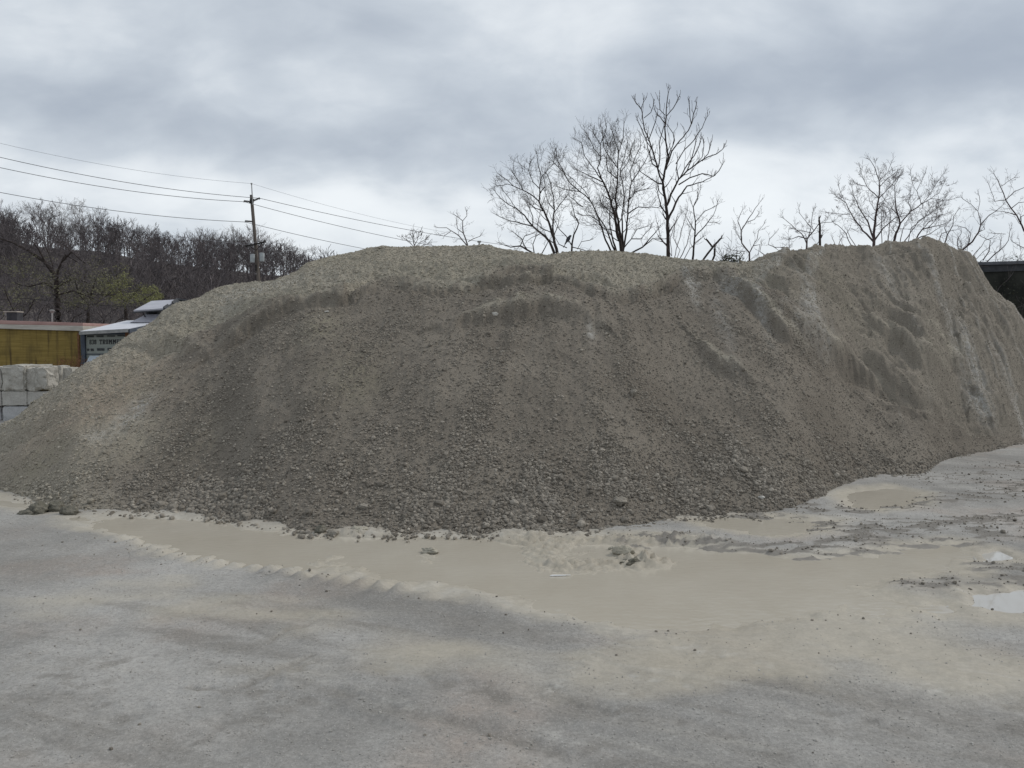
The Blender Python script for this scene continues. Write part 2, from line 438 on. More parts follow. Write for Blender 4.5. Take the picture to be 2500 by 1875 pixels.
# ------------------------------------------------------------------ stones lying on the pile
def ico(sub, seed, rough=.28):
    bm = bmesh.new(); bmesh.ops.create_icosphere(bm, subdivisions=sub, radius=1.0)
    rr = np.random.RandomState(seed)
    co = np.array([v.co[:] for v in bm.verts]); fc = np.array([[v.index for v in f.verts] for f in bm.faces]); bm.free()
    # chop with random planes for an angular pebble
    for _ in range(7):
        nrm = rr.normal(size=3); nrm /= np.linalg.norm(nrm); o = rr.uniform(.62, .92)
        dd = co @ nrm; co = co - np.maximum(dd - o, 0)[:, None] * nrm
    co = co * (1 + rr.uniform(-rough, rough, (len(co), 1)) * .35) * rr.uniform(.72, 1.15, 3)
    return co, fc
ROCK0 = [ico(1, 100 + k) for k in range(10)]      # 12-vertex grit
ROCK1 = [ico(2, 200 + k) for k in range(10)]      # 42-vertex stones
def scatter_mesh(name, pos, size, shade, pal, mat, lib, seed):
    rr = np.random.RandomState(seed); V, Fc, A, B = [], [], [], []; base = 0
    n = len(pos); kind = rr.randint(0, len(lib), n)
    q = rr.normal(size=(n, 4)); q /= np.linalg.norm(q, axis=1)[:, None]
    w, x, y, z = q.T
    Rm = np.stack([1 - 2 * (y * y + z * z), 2 * (x * y - z * w), 2 * (x * z + y * w), 2 * (x * y + z * w), 1 - 2 * (x * x + z * z), 2 * (y * z - x * w),
                   2 * (x * z - y * w), 2 * (y * z + x * w), 1 - 2 * (x * x + y * y)], -1).reshape(n, 3, 3)
    for k in range(len(lib)):
        idx = np.nonzero(kind == k)[0]
        if not len(idx): continue
        co, fc = lib[k]
        v = np.einsum('nij,vj->nvi', Rm[idx], co) * size[idx, None, None]
        v[..., 2] *= .85
        v = v + pos[idx, None, :]
        nv = len(co)
        f = fc[None] + (np.arange(len(idx)) * nv)[:, None, None] + base
        V.append(v.reshape(-1, 3)); Fc.append(f.reshape(-1, 3)); base += nv * len(idx)
        A.append(np.repeat(shade[idx], nv)); B.append(np.repeat(pal[idx], nv))
    return mesh_np(name, np.concatenate(V), np.concatenate(Fc), mat, False, {'shade': np.concatenate(A), 'pale': np.concatenate(B)})

def stone_material():
    m, g, b = material("stone", .92, .2)
    v = g.obj(); n = g.noise(v, 45, 3, .6)
    sh = g.attr('shade')
    c = g.mix(sh, (.125, .111, .093), (.375, .341, .290))
    c = g.mix(g.math('MULTIPLY', g.attr('pale'), .75), c, g.mix(sh, (.27, .247, .196), (.48, .445, .37)))
    c = g.mix(1.0, c, g.mix(g.ss(n, .3, .7), (.85, .85, .85), (1.12, 1.12, 1.12)), 'MULTIPLY')
    g.l.new(c, b.inputs['Base Color'])
    return m
M_STONE = stone_material()

def sample_pile(n, dens, seed):
    rr = np.random.RandomState(seed)
    a = np.linalg.norm(np.cross(PP[:-1, 1:] - PP[:-1, :-1], PP[1:, :-1] - PP[:-1, :-1]), axis=-1)
    w = (a * dens[:-1, :-1]).ravel(); w[~np.isfinite(w)] = 0
    cdf = np.cumsum(w); idx = np.searchsorted(cdf, rr.uniform(0, cdf[-1], n))
    j, i = np.unravel_index(np.minimum(idx, len(w) - 1), a.shape)
    fu, fv = rr.uniform(0, 1, (2, n))
    p = (PP[j, i] * ((1 - fu) * (1 - fv))[:, None] + PP[j, i + 1] * (fu * (1 - fv))[:, None] + PP[j + 1, i] * ((1 - fu) * fv)[:, None] + PP[j + 1, i + 1] * (fu * fv)[:, None])
    return p, j, i, rr
inview = (np.abs(PXX / PY) < .72) * (PT > 0.0) * (PT < 2.06)
stk = sstep(streak * .8 + .7 * fbm(PXX * 1.5, PY * 1.5, 4, 151), -.1, .75)
low = 1 - sstep(PT, .12, .50)
dens_big = inview * (1 - right) * (PT < 1.0) * (low * (.05 + 1.2 * stk ** 1.2) + .045 * stk) * (1 - .75 * leftcrust)
dens_mid = inview * (1 - .8 * right) * np.where(PT < 1, .25 + .6 * stk * (1 - .5 * PT) + .5 * low, .25)
dens_small = inview * (1 - .55 * right) * np.where(PT < 1, .3 + .7 * stk, 1.0)
parts_ = []
for (n, dn, med, sig, smax, lib, sd) in ((34000, dens_big, .0124, .40, .060, ROCK1, 1), (40000, dens_mid, .0110, .34, .035, ROCK0, 2), (80000, dens_small, .0078, .3, .018, ROCK0, 3)):
    p, j, i, rr = sample_pile(n, dn, sd)
    sz = np.minimum(med * np.exp(sig * rr.normal(size=n)), smax)
    if sd == 1: sz *= (1.12 - .5 * np.clip(PT[j, i] / .5, 0, 1))
    p[:, 2] += sz * rr.uniform(.05, .5, n)
    shd = np.clip((rr.beta(1.9, 2.8, n) - .10 * (1 - sstep(PT[j, i], .05, .45))) + (rr.uniform(size=n) > .985) * .5, 0, 1.25)
    pl_ = np.clip(pale[j, i] + white[j, i] * .8, 0, 1)
    parts_.append(('gravel_stones' if sd == 1 else 'pebbles' if sd == 2 else 'grit', scatter_mesh('stones', p, sz, shd, pl_, M_STONE, lib, 10 + sd)))
for nm, me in parts_:
    o = obj(nm, me, pile); tag(o, kind='stuff')

# ------------------------------------------------------------------ ground: one sheet out to the horizon
NGU = 900
yr = np.concatenate([np.array([-80, -40, -20, -10, -5, -2, 0.0, 1.0]), np.linspace(1.8, 5.0, 240)[:-1], np.geomspace(5.0, 18.0, 440)[:-1], np.geomspace(18, 60, 60)[:-1], np.geomspace(60, 5500, 40)])
gu = np.linspace(-1.25, 1.25, NGU)
GY = np.broadcast_to(yr[:, None], (len(yr), NGU)).copy()
GX = gu[None, :] * (np.abs(GY) + 3.0)
def gpts(pts): return [tuple(ground_xy(x, y)) for x, y in pts]   # full-size picture positions put on the ground
# muddy basins
POOL = gpts([(170, 1262), (340, 1257), (540, 1268), (640, 1288), (770, 1303), (900, 1304), (1130, 1309), (1245, 1309), (1440, 1304), (1560, 1308), (1700, 1330), (1830, 1352), (1960, 1360),
             (2120, 1350), (2250, 1330), (2350, 1330), (2390, 1360), (2360, 1400), (2230, 1410), (2130, 1440), (2250, 1465), (2360, 1470), (2330, 1492), (2150, 1500), (1980, 1512), (1800, 1530), (1640, 1532), (1500, 1530), (1400, 1510),
             (1280, 1478), (1150, 1450), (1000, 1432), (860, 1412), (760, 1395), (640, 1380), (540, 1366), (440, 1352), (330, 1318), (240, 1290)])
POOL_L = gpts([(-250, 1195), (-60, 1205), (40, 1220), (150, 1246), (110, 1250), (40, 1240), (-60, 1228), (-250, 1215)])
POOL_R1 = gpts([(1665, 1268), (1800, 1263), (1930, 1262), (2040, 1272), (2030, 1296), (1930, 1308), (1850, 1308), (1750, 1290)])
POOL_R2 = gpts([(2040, 1212), (2080, 1196), (2180, 1190), (2260, 1205), (2245, 1235), (2150, 1248), (2070, 1238)])
CLEAR1 = gpts([(2362, 1450), (2420, 1447), (2520, 1436), (2700, 1430), (2900, 1440), (2900, 1520), (2700, 1510), (2500, 1499), (2420, 1492), (2345, 1480)])
CLEAR2 = gpts([(2388, 1348), (2440, 1345), (2475, 1358), (2460, 1372), (2398, 1374)])
gn = fbm(GX * .8, GY * .8, 4, 201); gn2 = fbm(GX * 4, GY * 4, 3, 211); gn3 = fbm(GX * 14, GY * 14, 3, 221)
near = np.clip(1 - (GY - 25) / 30, 0, 1)
wobx = .10 * fbm(GX * 1.7, GY * 1.7, 3, 231) + .05 * gn2
def basin(P, e=.22, deep=.05, w=1.0):
    sd = poly_sd(GX, GY, P) + wobx * w
    return sd, deep * (1 - sstep(sd, -e, e * .7))
sdA, bA = basin(POOL, .30, .055); sdB, bB = basin(POOL_L, .2, .05, .4); sdC, bC = basin(POOL_R1, .2, .04, .6); sdD, bD = basin(POOL_R2, .2, .04, .6)
sdE, bE = basin(CLEAR1, .10, .05, .35); sdF, bF = basin(CLEAR2, .08, .04, .3)
GZ = 0.020 + near * (.016 * gn + .007 * gn2 + .0035 * gn3) - np.maximum.reduce([bA, bB, bC, bD, bE, bF])
# mud islands standing out of the pool
ISL = [(1400, 1385, .30, .22, .045), (1330, 1365, .25, .3, .05), (1310, 1335, .22, .3, .05), (1050, 1352, .16, .14, .045), (1035, 1368, .12, .10, .04), (810, 1360, .14, .10, .04), (800, 1374, .25, .07, .04), (850, 1387, .2, .05, .035),
       (1370, 1330, .2, .2, .04), (1460, 1320, .5, .12, .045), (1520, 1345, .22, .18, .055), (1550, 1372, .28, .14, .07), (1600, 1372, .2, .08, .05), (1480, 1378, .3, .1, .045), (880, 1302, .35, .16, .06),
       (1270, 1312, .3, .25, .05), (1600, 1318, .7, .16, .045), (1690, 1325, .6, .16, .04)]
isl = np.zeros(GX.shape); gn4 = fbm(GX * 32, GY * 32, 3, 226)
for (x, y, rx, ry, h_) in ISL:
    cx, cy = ground_xy(x, y); q = ((GX - cx) / rx) ** 2 + ((GY - cy) / ry) ** 2
    q = q * np.exp(.8 * fbm(GX * 5 + x, GY * 5, 3, 241)); e = np.exp(-q)
    GZ = GZ + h_ * e * (.75 + .35 * gn3 + .5 * gn4); isl = np.maximum(isl, e)
# wheel rut: cleats pressed along the edge of the mud
trk = gpts([(300, 1318), (420, 1356), (560, 1378), (700, 1400), (850, 1422), (1000, 1446)])
d, a, sd_ = poly_dist(GX, GY, trk)
cleat = np.exp(-(d / .19) ** 2) * (0.5 + .5 * np.cos(a * 2 * np.pi / .19 + d * sd_ * 7)) ** .8
cleat = cleat * (.55 + .5 * sstep(fbm(GX * 2.1, GY * 2.1, 3, 351), -.5, .4)) * (1 + .35 * gn3)
GZ = GZ + .044 * cleat - .014 * np.exp(-(d / .22) ** 2) * (GY < 12)
trk2 = gpts([(1340, 1700), (1400, 1650), (1470, 1595)]); d, a, sd_ = poly_dist(GX, GY, trk2)
GZ = GZ + .010 * np.exp(-(d / .05) ** 2) * (.3 + .7 * np.cos(a * 2 * np.pi / .09))
cle2 = np.exp(-(d / .05) ** 2)
# long sweeping tyre streaks over the hard ground
th = R(-24); sx = GX * math.cos(th) + GY * math.sin(th); sy = -GX * math.sin(th) + GY * math.cos(th)
sy = sy + .06 * (sx * .3) ** 2
sweep = fbm(sx * .45, sy * 3.2, 4, 251); sweep2 = fbm(sx * .9 + 3, sy * 9, 3, 261)
GZ = GZ + near * .006 * sweep * (GY < 7)
deepclip = (poly_sd(GX, GY, [(float(x), float(y) + .5) for x, y in zip((PXX)[6][40:-40:20], (PY)[6][40:-40:20])] + [(14, 26), (-10, 26)]) < -.3)
GZ = np.where(deepclip, np.minimum(GZ, -.02), GZ)
def band(P, w):
    d, a, _ = poly_dist(GX, GY, gpts(P)); return np.exp(-(d / w) ** 2)
scat = np.maximum.reduce([band([(1560, 1320), (1700, 1335), (1810, 1350)], .34), band([(1830, 1258), (1990, 1285), (2100, 1300), (2200, 1285)], .40), band([(1850, 1352), (2050, 1325), (2300, 1284), (2520, 1262)], .26) * 1.1,
                          band([(1950, 1372), (2150, 1345), (2400, 1318), (2520, 1312)], .22) * .9, band([(2100, 1250), (2250, 1225), (2400, 1215), (2520, 1180)], .45) * .8, band([(2230, 1432), (2380, 1436), (2520, 1420)], .22),
                          band([(2300, 1290), (2520, 1300)], .5) * .8, band([(2420, 1390), (2560, 1400)], .3) * .9, band([(1930, 1225), (2000, 1252)], .35) * .8, band([(2280, 1180), (2500, 1140)], .7) * .6])
spk = fbm(GX * 3.0 + GY * .7, GY * 7.5, 4, 271)
scat = np.clip(scat * (.5 + 1.1 * sstep(spk, -.35, .55)) - .30, 0, 1)
tan = np.clip(np.maximum.reduce([1 - sstep(sdA, -.05, .35), 1 - sstep(sdB, -.05, .3), 1 - sstep(sdC, -.05, .3), 1 - sstep(sdD, -.05, .3)]), 0, 1)
apron = sstep(fbm(GX * .5, GY * .9, 3, 281) + .9 * np.exp(-((GX - 3.2) / 3.0) ** 2 - ((GY - 5.1) / 1.1) ** 2), .25, 1.0)
tan = np.maximum(tan, .85 * (1 - sstep(np.minimum(sdE, sdF), .02, .30)))
tan = np.clip(np.maximum(tan, apron * .85 * (GY < 6.5)), 0, 1)
whit = .45 * sstep(sweep2 + .5 * sweep, .35, .85) * sstep(GX / GY + .1 * gn, -.15, .1) * (GY < 6.2) + .8 * cle2 * (gn3 > 0)
whit = np.maximum(whit, .7 * np.exp(-(sdA / .10) ** 2) * (GX < 1.0)); whit = np.maximum(whit, .55 * sstep(fbm(GX * .9, GY * 1.6, 3, 291), .2, .8) * sstep(GX, .8, 2.2) * sstep(GY, 5.5, 7))
drk = np.clip(sstep(sweep + .35 * sweep2, .15, .9) * (GY < 6.5) * .8, 0, 1)
drk = np.maximum(drk, band([(760, 1440), (1000, 1475), (1250, 1540), (1400, 1560)], .28) * .75)
drk = np.maximum(drk, band([(1500, 1600), (1850, 1665), (2200, 1730), (2560, 1800)], .22) * .9)
LN = [([(655, 1575), (740, 1535), (836, 1497)], .022, 1), ([(480, 1690), (565, 1697), (670, 1655), (760, 1610)], .03, 1), ([(735, 1638), (881, 1627), (1045, 1672), (1243, 1717), (1500, 1760)], .09, .9),
      ([(729, 1668), (960, 1738), (1243, 1812), (1500, 1900)], .06, .8), ([(1306, 1704), (1504, 1749), (1645, 1778), (1900, 1850)], .10, .8), ([(1984, 1690), (2250, 1712), (2500, 1735)], .14, .9), ([(2130, 1770), (2230, 1800)], .06, 1),
      ([(500, 1470), (640, 1490), (740, 1520)], .08, .6), ([(1480, 1560), (1700, 1620), (2000, 1680)], .16, .8), ([(0, 1720), (110, 1715), (300, 1760)], .12, .7), ([(420, 1820), (560, 1760), (640, 1750)], .06, .6)]
for pts, w_, k_ in LN:
    d, a, sd_ = poly_dist(GX + .05 * gn2, GY + .03 * gn3, gpts(pts)); e = np.exp(-(d / w_) ** 2) * sstep(fbm(GX * 4 + w_, GY * 4, 3, 331), -.6, .25) * k_
    drk = np.maximum(drk, e * 1.15); GZ = GZ - .010 * e + .005 * np.exp(-((d - w_ * 1.5) / (w_ * .6)) ** 2)
for pts, w_ in (([(1521, 1655), (1600, 1676), (1660, 1684)], .05), ([(1668, 1586), (1760, 1600), (1850, 1622)], .07), ([(729, 1655), (960, 1723), (1100, 1760)], .035), ([(2100, 1665), (2280, 1690)], .05), ([(1310, 1790), (1420, 1830)], .05), ([(1490, 1700), (1580, 1712)], .03), ([(1870, 1755), (1960, 1762)], .03)):
    d, a, sd_ = poly_dist(GX + .06 * gn2, GY + .04 * gn3, gpts(pts)); whit = np.maximum(whit, np.exp(-(d / w_) ** 2) * sstep(fbm(GX * 8, GY * 11, 3, 341), -.25, .35))
blot_ = sstep(fbm(GX * 1.6 + 9, GY * 2.2, 4, 311), .05, .55) * sstep(fbm(GX * 7, GY * 9, 3, 321), -.2, .4) * (GY < 5.2)
drk = np.maximum(drk, .75 * blot_)
drk = np.maximum(drk, band([(20, 1370), (90, 1395)], .5) * .5)
pnk = np.clip(sstep(fbm(GX * .7 + 5, GY * .9, 4, 301), .0, .8), 0, 1)
rough_z = .007 * scat * (1 + gn3)
GZ = GZ + rough_z * (GY < 20)

def ground_material():
    m, g, b = material("yard_ground", .9, .25)
    v = g.obj()
    big = g.noise(v, .55, 5, .6); mid = g.noise(v, 5, 5, .62); fine = g.noise(v, 42, 5, .7); grit = g.noise(v, 170, 3, .75)
    amp0 = g.math('SUBTRACT', 1.0, g.attr('tan'))
    c = g.mix(g.ss(big, .3, .7), (.222, .215, .202), (.370, .359, .340))
    c = g.mix(g.math('MULTIPLY', g.attr('pink'), g.ss(mid, .3, .7, .25, .7)), c, (.325, .28, .245))
    c = g.mix(g.math('MULTIPLY', g.attr('dark'), g.ss(mid, .25, .7, .35, .9)), c, (.190, .178, .160))
    c = g.mix(g.math('MULTIPLY', g.attr('tan'), g.ss(mid, .1, .6, .75, 1.0)), c, g.mix(g.ss(big, .3, .7), (.365, .330, .268), (.415, .381, .315)))
    c = g.mix(g.math('MULTIPLY', g.attr('white'), g.ss(mid, .35, .65, .05, .6)), c, (.47, .455, .42))
    sm = g.noise(g.scale(v, (.8, 1.6, 1)), 13, 5, .65, .3)
    c = g.mix(1.0, c, g.mix(g.ss(sm, .3, .7), (.94, .94, .94), (1.05, 1.05, 1.05)), 'MULTIPLY')
    spk_ = g.noise(g.vmath('ADD', v, (2, 7, 3)).outputs[0], 95, 2, .5)
    c = g.mix(g.math('MULTIPLY', amp0, g.ss(spk_, .63, .70, 0, .55)), c, (.13, .122, .11))
    c = g.mix(g.math('MULTIPLY', amp0, g.ss(spk_, .36, .30, 0, .45)), c, (.46, .45, .43))
    sc = g.attr('scatter')
    c = g.mix(g.ss(g.math('ADD', sc, g.math('MULTIPLY', g.math('SUBTRACT', fine, .5), .9)), .25, .75, 0, .9), c, (.185, .172, .154))
    k = g.math('ADD', g.math('MULTIPLY', fine, .75), g.math('MULTIPLY', grit, .45))
    amp = g.math('SUBTRACT', 1.0, g.math('MULTIPLY', g.attr('tan'), .6))
    c = g.mix(amp, c, g.mix(1.0, c, g.mix(g.ss(k, .35, .85), (.74, .74, .735), (1.22, 1.22, 1.215)), 'MULTIPLY'))
    g.l.new(c, b.inputs['Base Color'])
    wet = g.math('MULTIPLY', g.attr('tan'), .38)
    g.l.new(g.math('SUBTRACT', .92, wet), b.inputs['Roughness'])
    bn = g.node('ShaderNodeBump', None, Strength=g.math('MULTIPLY', amp, .55), Distance=.012, Height=g.math('ADD', g.math('MULTIPLY', mid, .25), g.math('ADD', g.math('MULTIPLY', fine, .6), g.math('MULTIPLY', grit, .3))))
    g.l.new(bn.outputs[0], b.inputs['Normal'])
    return m
gme = mesh_np("ground", np.stack([GX, GY, GZ], -1).reshape(-1, 3), grid_faces(NGU, len(yr)), ground_material(), True,
              {'tan': tan, 'white': whit, 'dark': drk, 'pink': pnk, 'scatter': scat})
tag(obj("ground", gme), kind='structure')

def mud_water():
    m, g, b = material("muddy_water", .22, .5)
    v = g.obj(); big = g.noise(v, .7, 4, .55); mid = g.noise(v, 4, 4, .6)
    c = g.mix(g.ss(big, .3, .7), (.425, .388, .320), (.465, .430, .363))
    c = g.mix(g.ss(mid, .55, .8, 0, .25), c, (.47, .44, .36))
    g.l.new(c, b.inputs['Base Color']); b.inputs['Coat Weight'].default_value = .25; b.inputs['Coat Roughness'].default_value = .04
    g.l.new(g.ss(mid, .3, .7, .07, .18), b.inputs['Roughness'])
    bn = g.node('ShaderNodeBump', None, Strength=.22, Distance=.01, Height=g.noise(g.scale(v, (1, 2.2, 1)), 9, 3, .5)); g.l.new(bn.outputs[0], b.inputs['Normal'])
    return m
def clear_water():
    m, g, b = material("pool_water", .03, .5, (.47, .455, .42))
    b.inputs['IOR'].default_value = 1.45
    bn = g.node('ShaderNodeBump', None, Strength=.05, Distance=.004, Height=g.noise(g.obj(), 8, 3, .5)); g.l.new(bn.outputs[0], b.inputs['Normal'])
    return m
M_MUD, M_CLEAR = mud_water(), clear_water()
def pool(P, z, mat, grow=.35):
    a = np.array(P); c = a.mean(0); bm = bmesh.new()
    # offset outwards so that the ground itself cuts the shore line
    n = len(a); out = []
    area = 0.5 * sum(a[i][0] * a[(i + 1) % n][1] - a[(i + 1) % n][0] * a[i][1] for i in range(n)); s = 1 if area > 0 else -1
    for i in range(n):
        t = a[(i + 1) % n] - a[i - 1]; t /= np.linalg.norm(t) + 1e-9; out.append(a[i] + s * grow * np.array([t[1], -t[0]]))
    f = bm.faces.new([bm.verts.new((x, y, z)) for x, y in out])
    bmesh.ops.triangulate(bm, faces=[f]); bmesh.ops.recalc_face_normals(bm, faces=bm.faces)
    if bm.faces[:][0].normal.z < 0: bmesh.ops.reverse_faces(bm, faces=bm.faces)
    me = bpy.data.meshes.new("puddle"); bm.to_mesh(me); bm.free(); me.materials.append(mat)
    return tag(obj("puddle", me), kind='structure')
pool(POOL, -.010, M_MUD); pool(POOL_L, -.012, M_MUD, .2); pool(POOL_R1, -.004, M_MUD, .2); pool(POOL_R2, -.004, M_MUD, .2)
pool(CLEAR1, -.008, M_CLEAR, .1); pool(CLEAR2, -.006, M_CLEAR, .06)

# loose grit scattered over the trampled ground
def sample_ground(n, dens, seed):
    rr = np.random.RandomState(seed)
    a = (GX[:-1, 1:] - GX[:-1, :-1]) * (GY[1:, :-1] - GY[:-1, :-1]); w = (a * dens[:-1, :-1]).ravel(); cdf = np.cumsum(w)
    idx = np.searchsorted(cdf, rr.uniform(0, cdf[-1], n)); j, i = np.unravel_index(np.minimum(idx, len(w) - 1), a.shape)
    fu, fv = rr.uniform(0, 1, (2, n))
    x = GX[j, i] + fu * (GX[j, i + 1] - GX[j, i]); y = GY[j, i] + fv * (GY[j + 1, i] - GY[j, i]); z = GZ[j, i]
    return np.stack([x, y, z], -1), rr
vis = (np.abs(GX / np.maximum(GY, .5)) < .75) * (GY > 2.5) * (GY < 18) * (~deepclip)
gdens = vis * (scat * 1.0 + .0035 + .05 * np.exp(-((sdA - .25) / .30) ** 2) * (GY < 8)) * (1 - .97 * (sdA < 0) * (isl < .3))
p, rr = sample_ground(2600, gdens, 5); sz = np.minimum((.0062) * np.exp(.5 * rr.normal(size=len(p))), .04)
p[:, 2] += sz * .3
o = obj("loose_gravel", scatter_mesh('loose_gravel', p, sz, np.clip(rr.beta(1.6, 3, len(p)), 0, 1), np.zeros(len(p)), M_STONE, ROCK0, 20)); tag(o, "fine dark grit scattered over the trampled ground beside the pile", None, None, 'stuff')
# fine grit bedded in the hard ground near the viewer
gd = vis * (GY < 9) * (1 - .9 * tan) * (.35 + sstep(gn2 + .6 * gn3, -.3, .6)) / np.maximum(GY, 3) ** 1.2
p, rr = sample_ground(20000, gd, 6); sz = np.minimum(.0030 * np.exp(.42 * rr.normal(size=len(p))), .011); p[:, 2] += sz * .1
M_GRIT = simple_mat("ground_grit", (.24, .23, .21), (.42, .405, .375), 30, .9, .2)
o = obj("ground_grit", scatter_mesh('ground_grit', p, sz, np.zeros(len(p)), np.zeros(len(p)), M_GRIT, ROCK0, 22)); tag(o, "pale grey grit bedded in the compacted ground of the yard", None, None, 'stuff')
# stones rolled off the toe of the pile
rr = np.random.RandomState(44); n = 1500; ii = rr.randint(60, NUP - 60, n)
off = -np.abs(rr.normal(0, .10, n)); x = PXX[6, ii] * (1 + off / np.maximum(PY[6, ii], 1)); y = PY[6, ii] + off
sz = np.minimum(.012 * np.exp(.45 * rr.normal(size=n)), .045)
p = np.stack([x, y, sz * .25], -1)
o = obj("rolled_stones", scatter_mesh('rolled_stones', p, sz, rr.beta(2, 3, n), np.zeros(n), M_STONE, ROCK1, 21), pile); tag(o, kind='stuff')

# ------------------------------------------------------------------ single stones, clods and a splinter that can be told apart
def clod(name, px, py, r, squash, seed, mat, label, cat, on_pile=False, group=None):
    co, fc = ico(4, 900 + seed, .1)
    rr_ = np.random.RandomState(seed)
    nz = fbm(co[:, 0] * 1.6 + seed, co[:, 1] * 1.6 + co[:, 2] * 1.9, 4, 311 + seed)
    nz2 = fbm(co[:, 0] * 6 + seed, co[:, 2] * 6 + co[:, 1] * 5, 3, 321 + seed)
    co = co * (1 + .22 * nz + .10 * nz2)[:, None] * r; co[:, 2] *= squash; co[:, 0] *= 1.15
    if on_pile:
        x, y = pile_hit(px, py); i = int(np.searchsorted(UP, x / y)); c_ = PY[:, i]; k = int(np.argmin(np.abs(c_[:NVP - NR] - y)))
        loc = (x, float(PY[k, i]), float(PZ[k, i]) + r * .35)
    else:
        q = ground_xy(px, py); loc = (float(q[0]), float(q[1]), r * squash * .55 - .01)
    o = obj(name, mesh_np(name, co, fc, mat, True), None, loc)
    return tag(o, label, cat, group)
M_CLOD = simple_mat("clod_earth", (.13, .125, .10), (.215, .20, .165), 22, .95, .15, bump=.8)
M_CLODP = simple_mat("clod_mud", (.30, .28, .23), (.40, .375, .31), 22, .9, .2, bump=.6)
M_WSTONE = simple_mat("white_stone", (.40, .385, .35), (.54, .52, .48), 14, .8, .3, bump=.3)
M_GSTONE = simple_mat("grey_stone", (.21, .19, .16), (.30, .275, .235), 18, .9, .2, bump=.5)
clod("dirt_clod", 68, 1256, .075, .75, 1, M_CLOD, "small brown dirt clod on bare ground, left end of the row of clods", "dirt clod", group="dirt clods at the left foot of the pile")
clod("dirt_clod", 97, 1253, .105, .95, 2, M_CLOD, "tallest rounded dirt clod standing between pale puddle edge and grey ground", "dirt clod", group="dirt clods at the left foot of the pile")
clod("dirt_clod", 136, 1247, .095, .8, 3, M_CLOD, "flat greenish dirt clod third along the row, just touching the thin puddle", "dirt clod", group="dirt clods at the left foot of the pile")
clod("dirt_clod", 168, 1256, .100, .8, 4, M_CLOD, "dark dirt clod nearest the big puddle, right end of the clod row", "dirt clod", group="dirt clods at the left foot of the pile")
clod("dirt_clod", 166, 1232, .085, .8, 5, M_CLOD, "dark dirt clod leaning on the gravel slope above the row of clods", "dirt clod", group="dirt clods at the left foot of the pile")
clod("dirt_clod", 785, 1302, .075, .75, 6, M_CLOD, "dark wet clod at the puddle's far edge, left of a grey twin", "dirt clod", group="clods at the puddle's far edge")
clod("dirt_clod", 812, 1306, .070, .75, 7, M_GSTONE, "grey wet clod standing in the puddle edge, right of a darker one", "dirt clod", group="clods at the puddle's far edge")
clod("mud_lump", 875, 1299, .13, .38, 8, M_CLODP, "long low pale mud lump at the foot of the gravel", "mud lump")
clod("mud_mound", 1520, 1352, .085, .6, 9, M_CLODP, "upper lump of the dark churned mud rising from the puddle", "mud mound", group="churned mud in the puddle")
clod("mud_mound", 1548, 1374, .11, .5, 10, M_CLOD, "widest dark lump of churned mud, near end of the mound in the puddle", "mud mound", group="churned mud in the puddle")
clod("mud_mound", 1496, 1340, .05, .5, 11, M_CLODP, "smallest lump at the far end of the churned mud in the puddle", "mud mound", group="churned mud in the puddle")
clod("mud_lump", 1050, 1347, .09, .4, 12, M_CLODP, "pale mud crumb lying alone in the middle of the wide puddle", "mud lump")
clod("white_stone", 1857, 1217, .036, .7, 13, M_WSTONE, "white pebble low on the right slope of the gravel pile", "stone", True)
clod("white_stone", 1207, 770, .045, .7, 14, M_WSTONE, "white stone high in the middle of the dark gravel face", "stone", True)
clod("white_stone", 798, 763, .032, .6, 15, M_WSTONE, "small whitish stone on the upper left of the dark face", "stone", True)
clod("large_stone", 1512, 1230, .070, .85, 16, M_GSTONE, "large rounded grey stone low on the slope above the churned mud", "stone", True)
clod("large_stone", 887, 1241, .055, .8, 17, M_GSTONE, "large grey stone near the foot, left of the pile's middle", "stone", True)
clod("large_stone", 1546, 965, .06, .8, 18, M_GSTONE, "angular grey stone halfway up the right centre of the slope", "stone", True)
q = ground_xy(1365, 1404); bm = bmesh.new(); bmesh.ops.create_cube(bm, size=1.0)
for v in bm.verts: v.co = Vector((v.co.x * .16 + (.02 if v.co.y > 0 else 0), v.co.y * .012 * (1.6 if v.co.x < 0 else .5), v.co.z * .008 + .003 * v.co.x))
bmesh.ops.bevel(bm, geom=bm.edges[:], offset=.001, segments=1, affect='EDGES')
me = bpy.data.meshes.new("white_strip"); bm.to_mesh(me); bm.free(); me.materials.append(simple_mat("white_plastic", (.8, .8, .8), (.85, .85, .84), 10, .4))
tag(obj("white_strip", me, None, (q[0], q[1], -.002)), "thin white strip floating flat in the middle of the muddy puddle", "strip")

